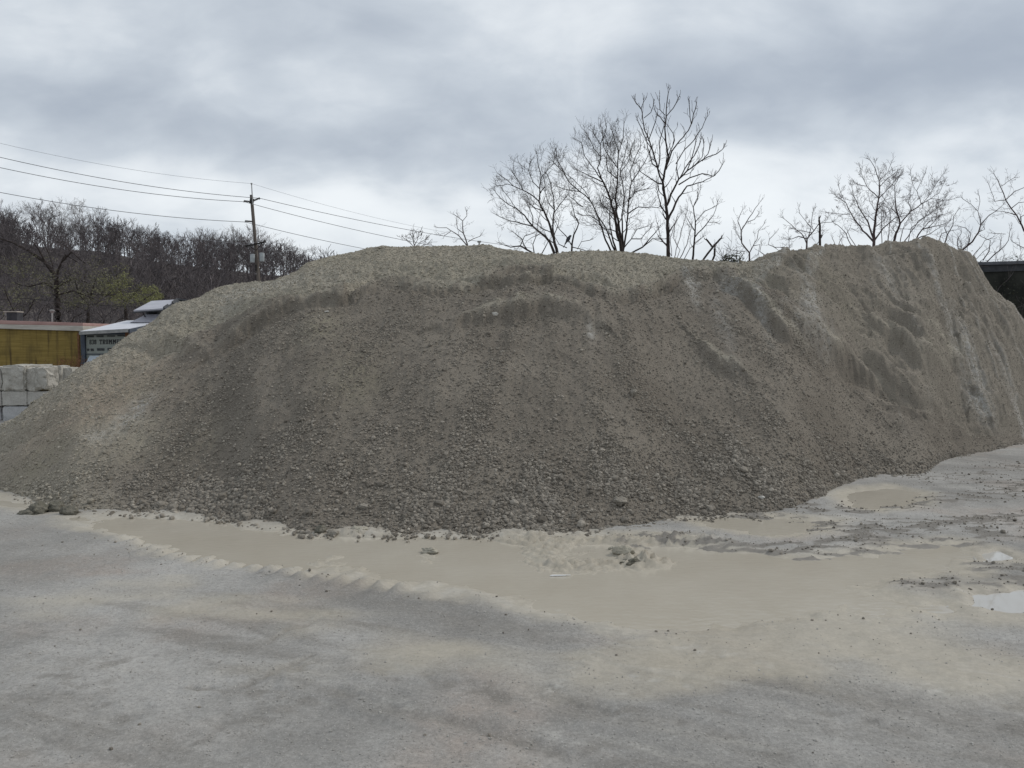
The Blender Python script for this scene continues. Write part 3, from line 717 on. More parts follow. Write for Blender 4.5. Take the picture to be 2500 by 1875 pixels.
# ------------------------------------------------------------------ box / tube builders
class MB:
    """collects pieces of ONE mesh"""
    def __init__(self): self.v, self.f3, self.f4, self.n = [], [], [], 0
    def add(self, v, f):
        v = np.asarray(v, float); f = np.asarray(f, int)
        (self.f3 if f.shape[1] == 3 else self.f4).append(f + self.n); self.v.append(v); self.n += len(v)
    def tube(self, pts, rad, sides=5, cap=True):
        p = np.array([tuple(q) for q in pts], float); n = len(p)
        r = np.full(n, rad) if np.isscalar(rad) else np.asarray(rad, float)
        t = np.gradient(p, axis=0); t /= (np.linalg.norm(t, axis=1)[:, None] + 1e-12)
        ref = np.array([0, 0, 1.0]) if abs(t[:, 2]).mean() < .8 else np.array([1.0, 0, 0])
        a = np.cross(t, ref); a /= (np.linalg.norm(a, axis=1)[:, None] + 1e-12); b = np.cross(t, a)
        ph = np.arange(sides) * 2 * np.pi / sides
        ring = p[:, None, :] + r[:, None, None] * (np.cos(ph)[None, :, None] * a[:, None, :] + np.sin(ph)[None, :, None] * b[:, None, :])
        i = np.arange(n * sides).reshape(n, sides); j = np.roll(i, -1, 1)
        self.add(ring.reshape(-1, 3), np.stack([i[:-1], j[:-1], j[1:], i[1:]], -1).reshape(-1, 4))
        if cap and sides >= 4:
            for row in (0, n - 1):
                c = p[row]; k = np.arange(sides); 
                self.add(np.vstack([ring[row], c]), np.stack([k, np.roll(k, -1), np.full(sides, sides)], -1))
    def hexa(self, c8):
        """8 corners: bottom 4 then top 4, same turn"""
        self.add(np.array([tuple(q) for q in c8]), [(0, 3, 2, 1), (4, 5, 6, 7), (0, 1, 5, 4), (1, 2, 6, 5), (2, 3, 7, 6), (3, 0, 4, 7)])
    def box(self, x0, x1, y0, y1, z0, z1):
        self.hexa([(x0, y0, z0), (x1, y0, z0), (x1, y1, z0), (x0, y1, z0), (x0, y0, z1), (x1, y0, z1), (x1, y1, z1), (x0, y1, z1)])
    def build(self, name, mat, parent=None, smooth=False, bevel=0.0, base=(0, 0, 0)):
        fs = [np.concatenate(f) for f in (self.f3, self.f4) if f]
        me = mesh_np(name, np.concatenate(self.v) - np.array(base), fs, mat, smooth)
        o = obj(name, me, parent)
        if bevel:
            md = o.modifiers.new("bevel", 'BEVEL'); md.width = bevel; md.segments = 2; md.limit_method = 'ANGLE'
        return o

# ------------------------------------------------------------------ wooded hillside behind on the left
RIDGE = [(-1500, 430), (-600, 505), (-200, 560), (0, 588), (120, 604), (250, 612), (400, 640), (560, 658), (700, 672), (900, 712), (1100, 770), (1300, 815), (1700, 826), (4000, 826)]
HY = np.concatenate([np.linspace(62, 205, 60), np.linspace(210, 700, 30)])
HU = np.linspace(-1.2, 1.4, 260)
def ridge_h(u):
    a = np.array(RIDGE, float); uu, m = pm(a[:, 0], a[:, 1]); return np.interp(u, uu, m) * 205.0 + H
def hill_z(X, Y):
    u = X / Y; h = np.maximum(ridge_h(u), 0)
    up = np.where(Y < 205, sstep(Y, 62, 225) / sstep(np.array(205.0), 62, 225), 1.0)
    rest = np.where(Y > 205, 1 - .35 * sstep(Y, 205, 600), 1.0)
    return h * up * rest - .3 + .5 * fbm(X * .05, Y * .05, 3, 401) * up
hx = HY[:, None] * HU[None, :]; hyy = np.broadcast_to(HY[:, None], hx.shape)
M_HILL = simple_mat("leaf_litter", (.080, .069, .067), (.122, .106, .098), .25, .95, .1)
tag(obj("hill", mesh_np("hill", np.stack([hx, hyy, hill_z(hx, hyy)], -1).reshape(-1, 3), grid_faces(len(HU), len(HY)), M_HILL)), kind='structure')

# ------------------------------------------------------------------ bare trees
def bark(name, c0, c1, sc=8): return simple_mat(name, c0, c1, sc, .9, .15, stretch=(1, 1, .3))
M_BARK = bark("dark_bark", (.030, .024, .022), (.060, .048, .043))
M_TWIG = bark("dark_twig", (.060, .049, .046), (.100, .084, .078))
M_BARK_R = bark("reddish_bark", (.062, .044, .043), (.105, .078, .076))
M_TWIG_R = bark("reddish_twig", (.085, .064, .064), (.130, .105, .102))
M_BARK_G = bark("grey_bark", (.110, .096, .096), (.175, .155, .152), 3)
M_BARK_D = bark("wood_bark", (.088, .077, .080), (.138, .122, .124), 2)

def rot_about(v, ax, ang):
    return Matrix.Rotation(ang, 3, ax) @ v
def grow(mb, p, d, L, r, depth, rng, up=.25, kids=3, wig=.25, spread=(30, 60), sides=3, rmin=.004, fall=.55):
    """one wandering shoot with side shoots; p, d Vectors"""
    n = 5 if depth else 4
    pts = [p.copy()]; dirs = [d.copy()]; q = p.copy(); dd = d.copy()
    for k in range(n):
        dd = (dd + Vector((rng.uniform(-wig, wig), rng.uniform(-wig, wig), rng.uniform(-wig, wig) + up * .35))).normalized()
        q = q + dd * (L / n); pts.append(q.copy()); dirs.append(dd.copy())
    rad = [max(rmin, r * (1 - .75 * k / n)) for k in range(n + 1)]
    mb.tube(pts, rad, sides, False)
    if depth <= 0: return
    for k in range(kids):
        t = rng.uniform(.25, 1.0) if k else 1.0
        i = min(n, max(1, int(round(t * n))))
        ax = Vector((rng.uniform(-1, 1), rng.uniform(-1, 1), rng.uniform(-1, 1)))
        ax = ax - dirs[i] * ax.dot(dirs[i])
        if ax.length < .05: continue
        nd = rot_about(dirs[i], ax.normalized(), R(rng.uniform(*spread)) * (1 if k else .4))
        grow(mb, pts[i], nd, L * fall * rng.uniform(.7, 1.25), max(rmin, rad[i] * .65), depth - 1, rng, up, kids, wig, spread, 3, rmin, fall)

def traced_tree(name, D, limbs, r0, label, cat="tree", group=None, ox=0, oy=0, sc=1.0, bark_m=None, twig_m=None, dens=4.5, tl=(.25, .7), depth=2, kids=3, up=.2, rtip=.009, wig=.32, seed=1, rt=.42, rmin=.0028, ground=True):
    """limbs: lists of picture points; each limb after the first springs from the nearest point of an earlier one.
    The limb wanders towards or away from the viewer as well, so the crown has real depth."""
    rng = random.Random(seed)
    tr, tw = MB(), MB(); known = []      # (Vector, radius, dist-coordinate)
    base = None; tips = []
    if ox == 1750: r0 *= .85; rtip *= .8
    for li, lp in enumerate(limbs):
        px = [(ox + sc * a, oy + sc * b) for a, b in lp]
        if li == 0 or not known:
            y = D; rs = r0
        else:
            p0 = at(*px[0], D); k = min(known, key=lambda e: (e[3] - px[0][0]) ** 2 + (e[4] - px[0][1]) ** 2)
            y = k[0].y; rs = min(k[1] * .78, r0 * .8) if (k[3] - px[0][0]) ** 2 + (k[4] - px[0][1]) ** 2 < 400 else r0 * .7
            rs = min(rs, rtip + .016 * sum(math.hypot(q[0] - p_[0], q[1] - p_[1]) for p_, q in zip(px[:-1], px[1:])) / F * D)
        slope = rng.uniform(-.55, .55) if li else rng.uniform(-.04, .04)
        pts = []; yy = y; prev = px[0]; cum = [0]
        for (a, b) in px:
            yy += slope * math.hypot(a - prev[0], b - prev[1]) / F * D; prev = (a, b)
            pts.append(at(a, b, yy))
        # resample with a little wander
        P = [pts[0]]; U = [px[0]]
        for (A, B, ua, ub) in zip(pts[:-1], pts[1:], px[:-1], px[1:]):
            n = max(1, int((B - A).length / .16))
            for s in range(1, n + 1):
                t = s / n; v = A.lerp(B, t)
                if s < n: v = v + Vector((rng.uniform(-1, 1), rng.uniform(-1, 1), rng.uniform(-1, 1))) * .018
                P.append(v); U.append((ua[0] + (ub[0] - ua[0]) * t, ua[1] + (ub[1] - ua[1]) * t))
        n = len(P); rad = [max(rtip, rs + (rtip - rs) * (k / max(1, n - 1)) ** .85) for k in range(n)]
        if ground and (li == 0 or ((k[3] - px[0][0]) ** 2 + (k[4] - px[0][1]) ** 2 > 900 and px[0][1] > 560)):
            g0 = Vector((P[0].x + rng.uniform(-.05, .05), P[0].y, -.1)); m_ = P[0].lerp(g0, .5)
            P = [g0, m_] + P; U = [(U[0][0], 1e5)] * 2 + U; rad = [rad[0] * 1.35, rad[0] * 1.15] + rad; n += 2
            if base is None: base = Vector((g0.x, g0.y, 0))
        tr.tube(P, rad, 6 if rs > .03 else 4)
        for a, b, c in zip(P, rad, U): known.append((a, b, 0, c[0], c[1]))
        length = sum((P[k + 1] - P[k]).length for k in range(n - 1)); s_ = 0
        nxt = length * .22 if li else length * .45
        if li == 0 and ground: nxt = max(nxt, (P[2] - P[0]).length + .3)
        side = 1
        for k in range(1, n - 1):
            s_ += (P[k] - P[k - 1]).length
            if s_ < nxt: continue
            nxt = s_ + rng.uniform(.5, 1.5) / dens; side = -side
            d = (P[k + 1] - P[k - 1]).normalized(); ax = Vector((0, 1, 0)) * side + Vector((rng.uniform(-.9, .9), rng.uniform(-.5, .5), rng.uniform(-.9, .9)))
            ax = ax - d * ax.dot(d); nd = rot_about(d, ax.normalized(), R(rng.uniform(28, 62)))
            L = rng.uniform(*tl) * (.45 + .75 * min(1, (length - s_) / 1.5))
            grow(tw, P[k], nd, L, max(rmin, rad[k] * rt), depth, rng, up, kids, wig, rmin=rmin)
        d = (P[-1] - P[-2]).normalized()
        for q in range(3):
            grow(tw, P[-1], (d + Vector((rng.uniform(-.4, .4), rng.uniform(-.4, .4), rng.uniform(-.2, .3)))).normalized(), rng.uniform(*tl) * .55, max(rmin, rad[-1] * .8), max(1, depth - 1), rng, up, kids, wig, rmin=rmin)
    if base is None: base = known[0][0].copy()
    e = empty(name, base, label, cat, group)
    tr.build('trunk', bark_m or M_BARK, e, True, base=tuple(base))
    if tw.n: tw.build('crown', twig_m or M_TWIG, e, True, base=tuple(base))
    return e

G1 = "bare trees rising behind the gravel pile"
c3 = dict(ox=1050, oy=200, sc=.33906)
TALL = [[(1715, 1262), (1713, 1100), (1710, 1000), (1700, 900), (1685, 800), (1675, 720), (1690, 640), (1715, 540), (1697, 430), (1690, 330), (1700, 230), (1705, 150), (1715, 80)],
        [(1675, 720), (1640, 630), (1610, 520), (1580, 430), (1545, 350), (1530, 260), (1520, 190), (1535, 150)], [(1522, 200), (1500, 170), (1485, 152)],
        [(1700, 250), (1750, 190), (1785, 120)], [(1692, 240), (1655, 200), (1650, 140)], [(1690, 300), (1655, 250), (1632, 230)], [(1540, 260), (1590, 220), (1606, 175)],
        [(1690, 640), (1740, 500), (1800, 420), (1860, 350), (1890, 270), (1917, 165)], [(1880, 300), (1870, 220), (1866, 165)],
        [(1705, 890), (1750, 780), (1790, 700), (1850, 640), (1920, 590), (2000, 540), (2060, 520), (2100, 490)], [(1790, 740), (1870, 690), (1960, 660), (2040, 680), (2080, 640), (2102, 600)],
        [(1711, 1000), (1750, 920), (1790, 830), (1850, 750), (1960, 720), (2020, 690)], [(1770, 590), (1830, 490), (1900, 420), (1960, 330), (1992, 255)], [(1800, 690), (1850, 600), (1920, 500), (1947, 425)],
        [(1676, 735), (1640, 730), (1580, 690), (1520, 650)], [(1600, 490), (1560, 430), (1530, 350), (1500, 290)], [(1640, 630), (1655, 540), (1650, 450), (1680, 330)], [(1575, 420), (1600, 350), (1625, 280)],
        [(1715, 540), (1760, 420), (1750, 370), (1715, 320)], [(1960, 570), (2000, 520), (2015, 455)], [(1905, 600), (1960, 540), (1970, 470)], [(1690, 830), (1650, 790), (1645, 760)], [(1705, 960), (1660, 890), (1640, 800)],
        [(1640, 620), (1600, 590), (1560, 430)], [(1790, 700), (1775, 620), (1780, 580)], [(1850, 640), (1880, 560), (1915, 420)]]
traced_tree("bare_tree", 26.0, TALL, .068, "tallest bare dark tree with one straight trunk and sparse upswept limbs", group=G1, dens=3.6, tl=(.22, .5), depth=1, kids=2, up=.7, rtip=.013, seed=11, rt=.6, rmin=.006, wig=.3, **c3)
MULTI = [[(1378, 1225), (1370, 1150), (1345, 1080), (1330, 960), (1300, 850), (1265, 760), (1230, 690), (1205, 620), (1230, 540), (1225, 450), (1190, 390)],
         [(1385, 1225), (1372, 1110), (1345, 960), (1335, 850), (1350, 700), (1350, 600), (1355, 500), (1330, 420), (1310, 350)],
         [(1388, 1225), (1410, 1100), (1425, 950), (1430, 850), (1450, 720), (1500, 650), (1550, 570), (1580, 500)], [(1390, 1225), (1385, 1090), (1380, 960), (1400, 830), (1370, 640), (1400, 540), (1420, 440)],
         [(1340, 1218), (1310, 1110), (1290, 1000), (1300, 900), (1310, 840)], [(1300, 1215), (1250, 1100), (1200, 950), (1150, 850), (1080, 790), (1000, 720), (960, 640), (915, 560), (910, 510)],
         [(1150, 850), (1110, 780), (1030, 700), (930, 620), (890, 580)], [(1330, 1215), (1265, 1050), (1190, 930), (1150, 850)], [(1230, 700), (1160, 600), (1110, 530), (1090, 440)], [(1350, 620), (1290, 540), (1250, 470), (1240, 370)],
         [(1355, 520), (1390, 400), (1395, 320)], [(1080, 790), (1010, 780), (930, 760)], [(1100, 900), (1040, 850), (1010, 830)], [(1430, 850), (1480, 790), (1560, 770)], [(1425, 950), (1500, 900), (1630, 905)],
         [(1240, 720), (1180, 690), (1070, 640)], [(1370, 660), (1430, 570), (1450, 470)], [(1300, 850), (1250, 820), (1240, 880)], [(1230, 540), (1180, 480), (1130, 380)], [(1350, 700), (1280, 640), (1270, 560), (1280, 430)],
         [(1450, 720), (1440, 650), (1470, 560), (1510, 480)], [(1210, 1000), (1150, 960), (1100, 960)], [(1330, 960), (1280, 920), (1240, 880)], [(1225, 450), (1250, 400), (1270, 330)]]
traced_tree("bare_tree", 25.0, MULTI, .062, "wide bare tree of many stems fanning from one base with a dense twig crown", group=G1, dens=9, tl=(.35, .85), depth=2, kids=5, up=.3, rtip=.010, seed=12, rt=.42, **c3)
LEFTT = [[(918, 1245), (890, 1120), (855, 1010), (820, 930), (785, 860), (790, 760), (800, 690), (780, 610), (770, 540)], [(895, 1235), (860, 1150), (800, 1090), (740, 1040), (680, 960), (620, 910), (560, 880), (510, 840), (475, 800)],
         [(785, 860), (740, 820), (670, 780), (600, 750), (560, 710), (515, 680)], [(600, 750), (560, 735), (520, 745)], [(893, 1130), (885, 1010), (895, 920), (890, 830), (870, 740), (850, 680)], [(895, 940), (930, 890), (970, 840)],
         [(740, 1040), (660, 1020), (570, 1000), (500, 970)], [(800, 690), (840, 640), (880, 600)], [(790, 770), (740, 720), (710, 640), (720, 580)], [(820, 930), (760, 910), (720, 880)], [(670, 780), (640, 720), (600, 660)],
         [(895, 920), (850, 870), (830, 800)], [(740, 1040), (740, 970), (720, 920)], [(790, 800), (830, 750), (820, 690)], [(620, 910), (580, 850), (540, 800)]]
traced_tree("bare_tree", 24.0, LEFTT, .055, "bare tree leaning to the left, first of the three big ones from the pole", group=G1, dens=8, tl=(.32, .8), depth=2, kids=5, up=.25, rtip=.010, seed=13, rt=.42, **c3)
traced_tree("bare_shrub", 22.0, [[(752, 1238), (700, 1210), (650, 1180), (580, 1190), (520, 1170)], [(700, 1210), (660, 1130), (610, 1090)], [(750, 1235), (740, 1170), (760, 1120)], [(800, 1245), (830, 1190), (850, 1150)], [(650, 1180), (680, 1110), (740, 1090)]], .035,
            "low bare shrub with crooked twigs under the leaning tree", "shrub", G1, dens=6, tl=(.2, .5), depth=2, kids=3, seed=14, bark_m=M_BARK, **c3)
BIRDT = [[(1020, 1215), (1035, 1100), (1070, 1020), (1040, 960), (1020, 880)], [(1022, 1180), (980, 1110), (930, 1060), (910, 1020)], [(1070, 1020), (1060, 985), (1020, 962)], [(1025, 1190), (1070, 1200), (1120, 1215)], [(1060, 1205), (1090, 1150), (1150, 1140)], [(985, 1195), (930, 1170), (900, 1120)]]
traced_tree("bare_sapling", 22.5, BIRDT, .028, "thin crooked sapling with a bird, between the leaning and many stemmed trees", "sapling", G1, dens=3, tl=(.15, .45), depth=1, kids=3, seed=15, **c3)
traced_tree("bare_sapling", 23.5, [[(1440, 1235), (1530, 1190), (1580, 1130), (1650, 1050)], [(1400, 1190), (1450, 1130), (1520, 1130), (1580, 1060)], [(1530, 1190), (1600, 1130), (1690, 1130)], [(1450, 1130), (1490, 1060), (1560, 1040)]], .03,
            "low arching bare branches between the many stemmed tree and the tallest one", "sapling", G1, dens=5, tl=(.2, .5), depth=2, kids=3, seed=16, **c3)
traced_tree("bare_sapling", 28.0, [[(275, 1195), (240, 1090), (235, 1000), (180, 960)], [(272, 1190), (210, 1110), (120, 1050), (60, 1050)], [(235, 1000), (265, 965), (262, 940)], [(150, 1075), (100, 1110), (80, 1105)], [(240, 1090), (200, 1060), (190, 1010)], [(275, 1150), (310, 1130), (350, 1115)]], .035,
            "small pale bare sapling alone on the crest, beside a thin post", "sapling", G1, dens=5.5, tl=(.2, .45), depth=2, kids=3, seed=17, bark_m=M_BARK_G, twig_m=M_BARK_G, **c3)
traced_tree("bare_tree", 27.0, [[(1890, 1285), (1905, 1120), (1910, 1000), (1895, 900), (1940, 790)], [(1905, 1120), (1960, 1060), (2040, 960), (2070, 870)], [(1910, 1010), (1980, 930), (2060, 890)], [(1895, 900), (1925, 850), (1930, 780)], [(1960, 1060), (2000, 1010), (2050, 1010)], [(1900, 920), (1885, 880)], [(1910, 1080), (1880, 1030), (1840, 960)]], .04,
            "slender dark bare tree just right of the tallest tree, above a leaning log", group=G1, dens=6, tl=(.25, .55), depth=2, kids=3, seed=18, **c3)
traced_tree("bare_shrub", 25.5, [[(1800, 1270), (1850, 1170), (1880, 1050)], [(1760, 1265), (1790, 1150), (1830, 1000), (1850, 930)], [(1740, 1255), (1730, 1120), (1770, 1000)], [(1740, 1255), (1700, 1180), (1660, 1120), (1640, 1030)], [(1830, 1275), (1870, 1200), (1960, 1120)], [(1780, 1265), (1800, 1210), (1750, 1120), (1760, 1040)]], .016,
            "spray of thin wand like shoots around the tallest tree's foot", "shrub", G1, dens=4, tl=(.3, .6), depth=1, kids=3, up=.6, seed=19, twig_m=M_TWIG_R, bark_m=M_TWIG_R, **c3)
traced_tree("leaning_log", 23.0, [[(1960, 1290), (2000, 1235), (2040, 1185), (2090, 1130)], [(2025, 1305), (2048, 1250), (2050, 1200)], [(2035, 1190), (1995, 1140)]], .034,
            "black broken log leaning to the right on the pile's back edge", "log", None, dens=.8, tl=(.1, .3), depth=1, kids=2, rtip=.03, seed=20, **c3)
c4 = dict(ox=1750, oy=380, sc=.33906, bark_m=M_BARK_R, twig_m=M_TWIG_R)
G2 = "scrubby bare trees behind the right half of the pile"
traced_tree("bare_tree", 25.0, [[(235, 760), (235, 700), (180, 630), (175, 540), (230, 450), (300, 350)], [(235, 700), (290, 600), (300, 540), (335, 500)], [(160, 770), (200, 690), (110, 680)], [(175, 540), (150, 470), (185, 390)], [(180, 620), (150, 570), (130, 520)], [(215, 480), (270, 460), (300, 420)], [(260, 650), (310, 640), (300, 700)]], .034,
            "narrow twiggy sapling standing alone left of the arching twig", group=G2, dens=5.5, tl=(.2, .45), depth=2, kids=3, seed=31, **c4)
traced_tree("bare_shrub", 23.0, [[(350, 720), (400, 700), (460, 695), (410, 655), (370, 640), (380, 600), (410, 570)], [(350, 720), (310, 690), (320, 640)], [(410, 660), (480, 660), (530, 700)], [(530, 705), (520, 650), (520, 610)], [(460, 665), (510, 660)], [(560, 715), (600, 680), (640, 680)]], .022,
            "low arching twig curving over the crest beside the narrow sapling", "shrub", G2, dens=3.5, tl=(.15, .4), depth=1, kids=3, seed=32, **c4)
traced_tree("bare_tree", 25.0, [[(645, 695), (650, 600), (700, 540), (735, 490), (780, 480), (820, 480)], [(650, 600), (590, 580), (540, 600), (500, 600)], [(700, 540), (640, 470), (600, 420)], [(650, 640), (610, 560), (540, 500), (485, 455)], [(690, 690), (720, 640), (760, 580)], [(690, 555), (600, 540), (560, 530)], [(660, 580), (680, 500), (690, 410)]], .036,
            "round topped bare tree just left of the charred trunk", group=G2, dens=9, tl=(.22, .5), depth=2, kids=4, seed=33, **c4)
traced_tree("dead_trunk", 24.0, [[(743, 662), (742, 560), (736, 462)], [(741, 600), (752, 585)]], .046, "upright charred broken trunk sticking up from the crest", "dead trunk", None, ox=1750, oy=380, sc=.33906, dens=2.2, tl=(.1, .3), depth=1, kids=2, rtip=.036, seed=34)
traced_tree("bare_tree", 25.0, [[(1130, 650), (1135, 520), (1150, 400), (1165, 310), (1170, 180), (1140, 90), (1110, 40)], [(1130, 620), (1050, 540), (970, 420), (930, 340), (860, 290)], [(1130, 600), (1090, 480), (1020, 370), (990, 300)], [(1165, 310), (1230, 240), (1310, 150)], [(1160, 300), (1080, 220), (1000, 200)],
            [(960, 420), (880, 420), (800, 410)], [(1135, 610), (1200, 520), (1280, 450), (1360, 430)], [(1170, 180), (1230, 120), (1250, 70)], [(1150, 400), (1190, 350), (1200, 430)], [(1080, 220), (1050, 160), (1040, 120)], [(930, 340), (890, 260), (880, 230)], [(1020, 370), (980, 280), (975, 240)], [(1168, 230), (1220, 170), (1290, 120)]], .055,
            "biggest bare tree on the right with limbs spreading from the crest like a fan", group=G2, dens=9, tl=(.28, .6), depth=2, kids=5, seed=35, rt=.42, **c4)
traced_tree("bare_tree", 25.8, [[(1268, 645), (1290, 560), (1320, 490), (1290, 380), (1280, 220), (1240, 190)], [(1320, 490), (1400, 400), (1470, 350), (1540, 310), (1660, 320)], [(1470, 350), (1440, 250), (1490, 150)], [(1480, 350), (1560, 230), (1610, 160)], [(1280, 220), (1310, 160)], [(1540, 310), (1600, 270), (1640, 190)], [(1300, 420), (1240, 350), (1210, 320)], [(1450, 270), (1410, 200), (1400, 150)], [(1400, 400), (1380, 340), (1390, 280)]], .05,
            "forked bare tree leaning right, close behind the pile's highest hump", group=G2, dens=8.5, tl=(.28, .6), depth=2, kids=5, seed=36, rt=.42, **c4)
traced_tree("bare_tree", 26.5, [[(1430, 612), (1480, 530), (1560, 510), (1640, 490)], [(1350, 618), (1450, 470), (1530, 420), (1600, 370)], [(1380, 618), (1400, 520), (1500, 440), (1560, 340), (1620, 330)], [(1480, 530), (1560, 440), (1650, 420)], [(1320, 620), (1340, 530), (1390, 440)], [(1520, 520), (1570, 470), (1590, 400)], [(1230, 640), (1240, 560), (1250, 420), (1240, 390)], [(1190, 645), (1185, 520), (1190, 400)], [(1440, 600), (1540, 560), (1600, 520)]], .034,
            "dense thicket of slanting stems right behind the highest hump", group=G2, dens=8, tl=(.25, .6), depth=2, kids=5, seed=37, **c4)
traced_tree("bare_tree", 24.0, [[(1745, 695), (1840, 620), (1885, 550), (1900, 500), (1960, 430), (2050, 365)], [(1900, 500), (1880, 400), (1830, 350), (1770, 310)], [(1880, 400), (1895, 330), (1890, 290)], [(1745, 690), (1735, 600), (1760, 560)], [(1810, 645), (1830, 560), (1790, 520), (1750, 510)], [(1885, 550), (1930, 530), (1900, 470)], [(1800, 700), (1805, 650)]], .04,
            "crooked leaning tree on the pile's right shoulder above the dark wall", group=G2, dens=4.5, tl=(.2, .5), depth=2, kids=3, seed=38, **c4)
traced_tree("bare_sapling", 25.0, [[(1640, 640), (1660, 570), (1700, 500), (1705, 440), (1730, 400)], [(1660, 570), (1640, 520), (1680, 470)], [(1600, 610), (1620, 560), (1690, 540)]], .026, "thin twisted sapling just left of the crooked leaning tree", "sapling", G2, dens=5, tl=(.2, .45), depth=2, kids=3, seed=39, **c4)
traced_tree("bare_sapling", 23.5, [[(1950, 760), (2000, 710), (2040, 680), (2100, 610), (2110, 545)], [(2080, 565), (2010, 560)], [(2035, 690), (2045, 620)], [(1830, 740), (1870, 690), (1930, 610), (1960, 600)], [(1915, 755), (1960, 690), (1970, 610), (1900, 580)], [(1860, 755), (1920, 690), (1980, 640)]], .024, "pale bare twigs curling up just over the dark wall's top", "sapling", G2, dens=2.2, tl=(.15, .4), depth=1, kids=3, seed=40, **c4)
traced_tree("bare_tree", 24.5, [[(2330, 720), (2260, 600), (2212, 540), (2160, 430), (2120, 380), (2080, 320), (2040, 220), (2000, 140)], [(2080, 320), (2140, 260), (2212, 230), (2300, 200)], [(2160, 430), (2100, 410), (2040, 400)], [(2080, 320), (2000, 330), (1960, 210)], [(2040, 220), (2090, 190), (2140, 160)], [(2190, 500), (2190, 440), (2260, 400)], [(2260, 700), (2180, 650), (2130, 620)], [(2120, 380), (2170, 340), (2240, 330)]], .045,
            "bare tree cut by the right edge of the picture, branches reaching left", group=G2, dens=5, tl=(.25, .55), depth=2, kids=3, seed=41, **c4)
traced_tree("bare_shrub", 24.0, [[(970, 650), (930, 560), (870, 500), (850, 490)], [(870, 660), (885, 620), (905, 585)], [(1000, 650), (960, 590), (940, 540)], [(930, 570), (960, 520), (1000, 540)], [(860, 660), (840, 610)], [(905, 655), (900, 620)]], .018, "wispy shrub in the dip left of the biggest right hand tree", "shrub", G2, dens=5, tl=(.15, .4), depth=2, kids=3, seed=42, **c4)
# far pale tree just peeping over the crest, near the wires
traced_tree("bare_tree", 90.0, [[(1012, 640), (1012, 600), (1008, 582)], [(1012, 606), (1000, 590), (990, 584)], [(1012, 606), (1025, 592), (1036, 586)], [(1011, 600), (1018, 588), (1020, 580)], [(1012, 608), (1030, 600), (1042, 596)]], .12, "faint grey treetop far behind, peeping over the crest under the wires", group=None, dens=1.6, tl=(.8, 1.7), depth=2, kids=3, seed=43, bark_m=M_BARK_G, twig_m=M_BARK_G, rmin=.018, rtip=.03)

# leafy bits: small bushes and sprigs
def leaf_cloud(mb, centres, n, size, rng, flat=.6):
    V = []
    for k in range(n):
        c, rx, rz = centres[rng.randrange(len(centres))]
        while True:
            a, b, d = rng.uniform(-1, 1), rng.uniform(-1, 1), rng.uniform(-1, 1)
            if a * a + b * b + d * d < 1: break
        p = Vector((c[0] + a * rx, c[1] + b * rx, c[2] + d * rz)); s = size * rng.uniform(.5, 1.4)
        t = Vector((rng.gauss(0, 1), rng.gauss(0, 1), rng.gauss(0, flat))).normalized(); w = t.orthogonal().normalized() * s * .45
        w = rot_about(w, t, rng.uniform(0, 6.28)); t = t * s
        V += [p - t * .5, p + w * .5, p + t * .5, p - w * .5]
    if V: mb.add([tuple(v) for v in V], np.arange(len(V)).reshape(-1, 4))
M_LEAF_D = simple_mat("dark_leaf", (.030, .034, .020), (.070, .075, .045), 5, .7)
M_LEAF_O = simple_mat("olive_leaf", (.115, .110, .066), (.185, .178, .105), 1.2, .7)
M_LEAF_Y = simple_mat("yellow_leaf", (.150, .152, .062), (.235, .238, .095), 1.2, .7)
def bush(name, px, py, D, w, h, n, size, label, mat, twig, seed, stems=9, group=None):
    rng = random.Random(seed); p = at(px, py, D); base = Vector((p.x, p.y, p.z - h))
    e = empty(name, base, label, "bush", group); tw, lf = MB(), MB()
    for k in range(stems):
        d = Vector((rng.uniform(-.8, .8) * w, rng.uniform(-.8, .8) * w, h)).normalized()
        grow(tw, base + Vector((rng.uniform(-.2, .2) * w, rng.uniform(-.2, .2) * w, -.3)), d, h * rng.uniform(.7, 1.2) + .3, .014, 2, rng, .2, 3, .25)
    cs = [(base + Vector((rng.uniform(-.7, .7) * w, rng.uniform(-.5, .5) * w, h * rng.uniform(.35, 1.0))), w * .28, h * .28) for _ in range(14)]
    leaf_cloud(lf, [(tuple(c - base), a, b) for c, a, b in cs], n, size, rng)
    tw.build('branches', twig, e, True, base=tuple(base)); lf.build('foliage', mat, e)
    return e
bush("bush", 1795, 626, 21.0, .55, .42, 520, .075, "dark leafy bush peeping over the dip in the crest", M_LEAF_D, M_TWIG, 51)
bush("bush", 2335, 608, 22.5, .45, .40, 110, .07, "thin leafy bush on the pile's right shoulder", M_LEAF_D, M_TWIG_R, 52)
bush("bush", 2445, 628, 24.4, .7, .45, 120, .07, "low leafy bush sprouting above the dark wall", M_LEAF_D, M_TWIG_R, 53)

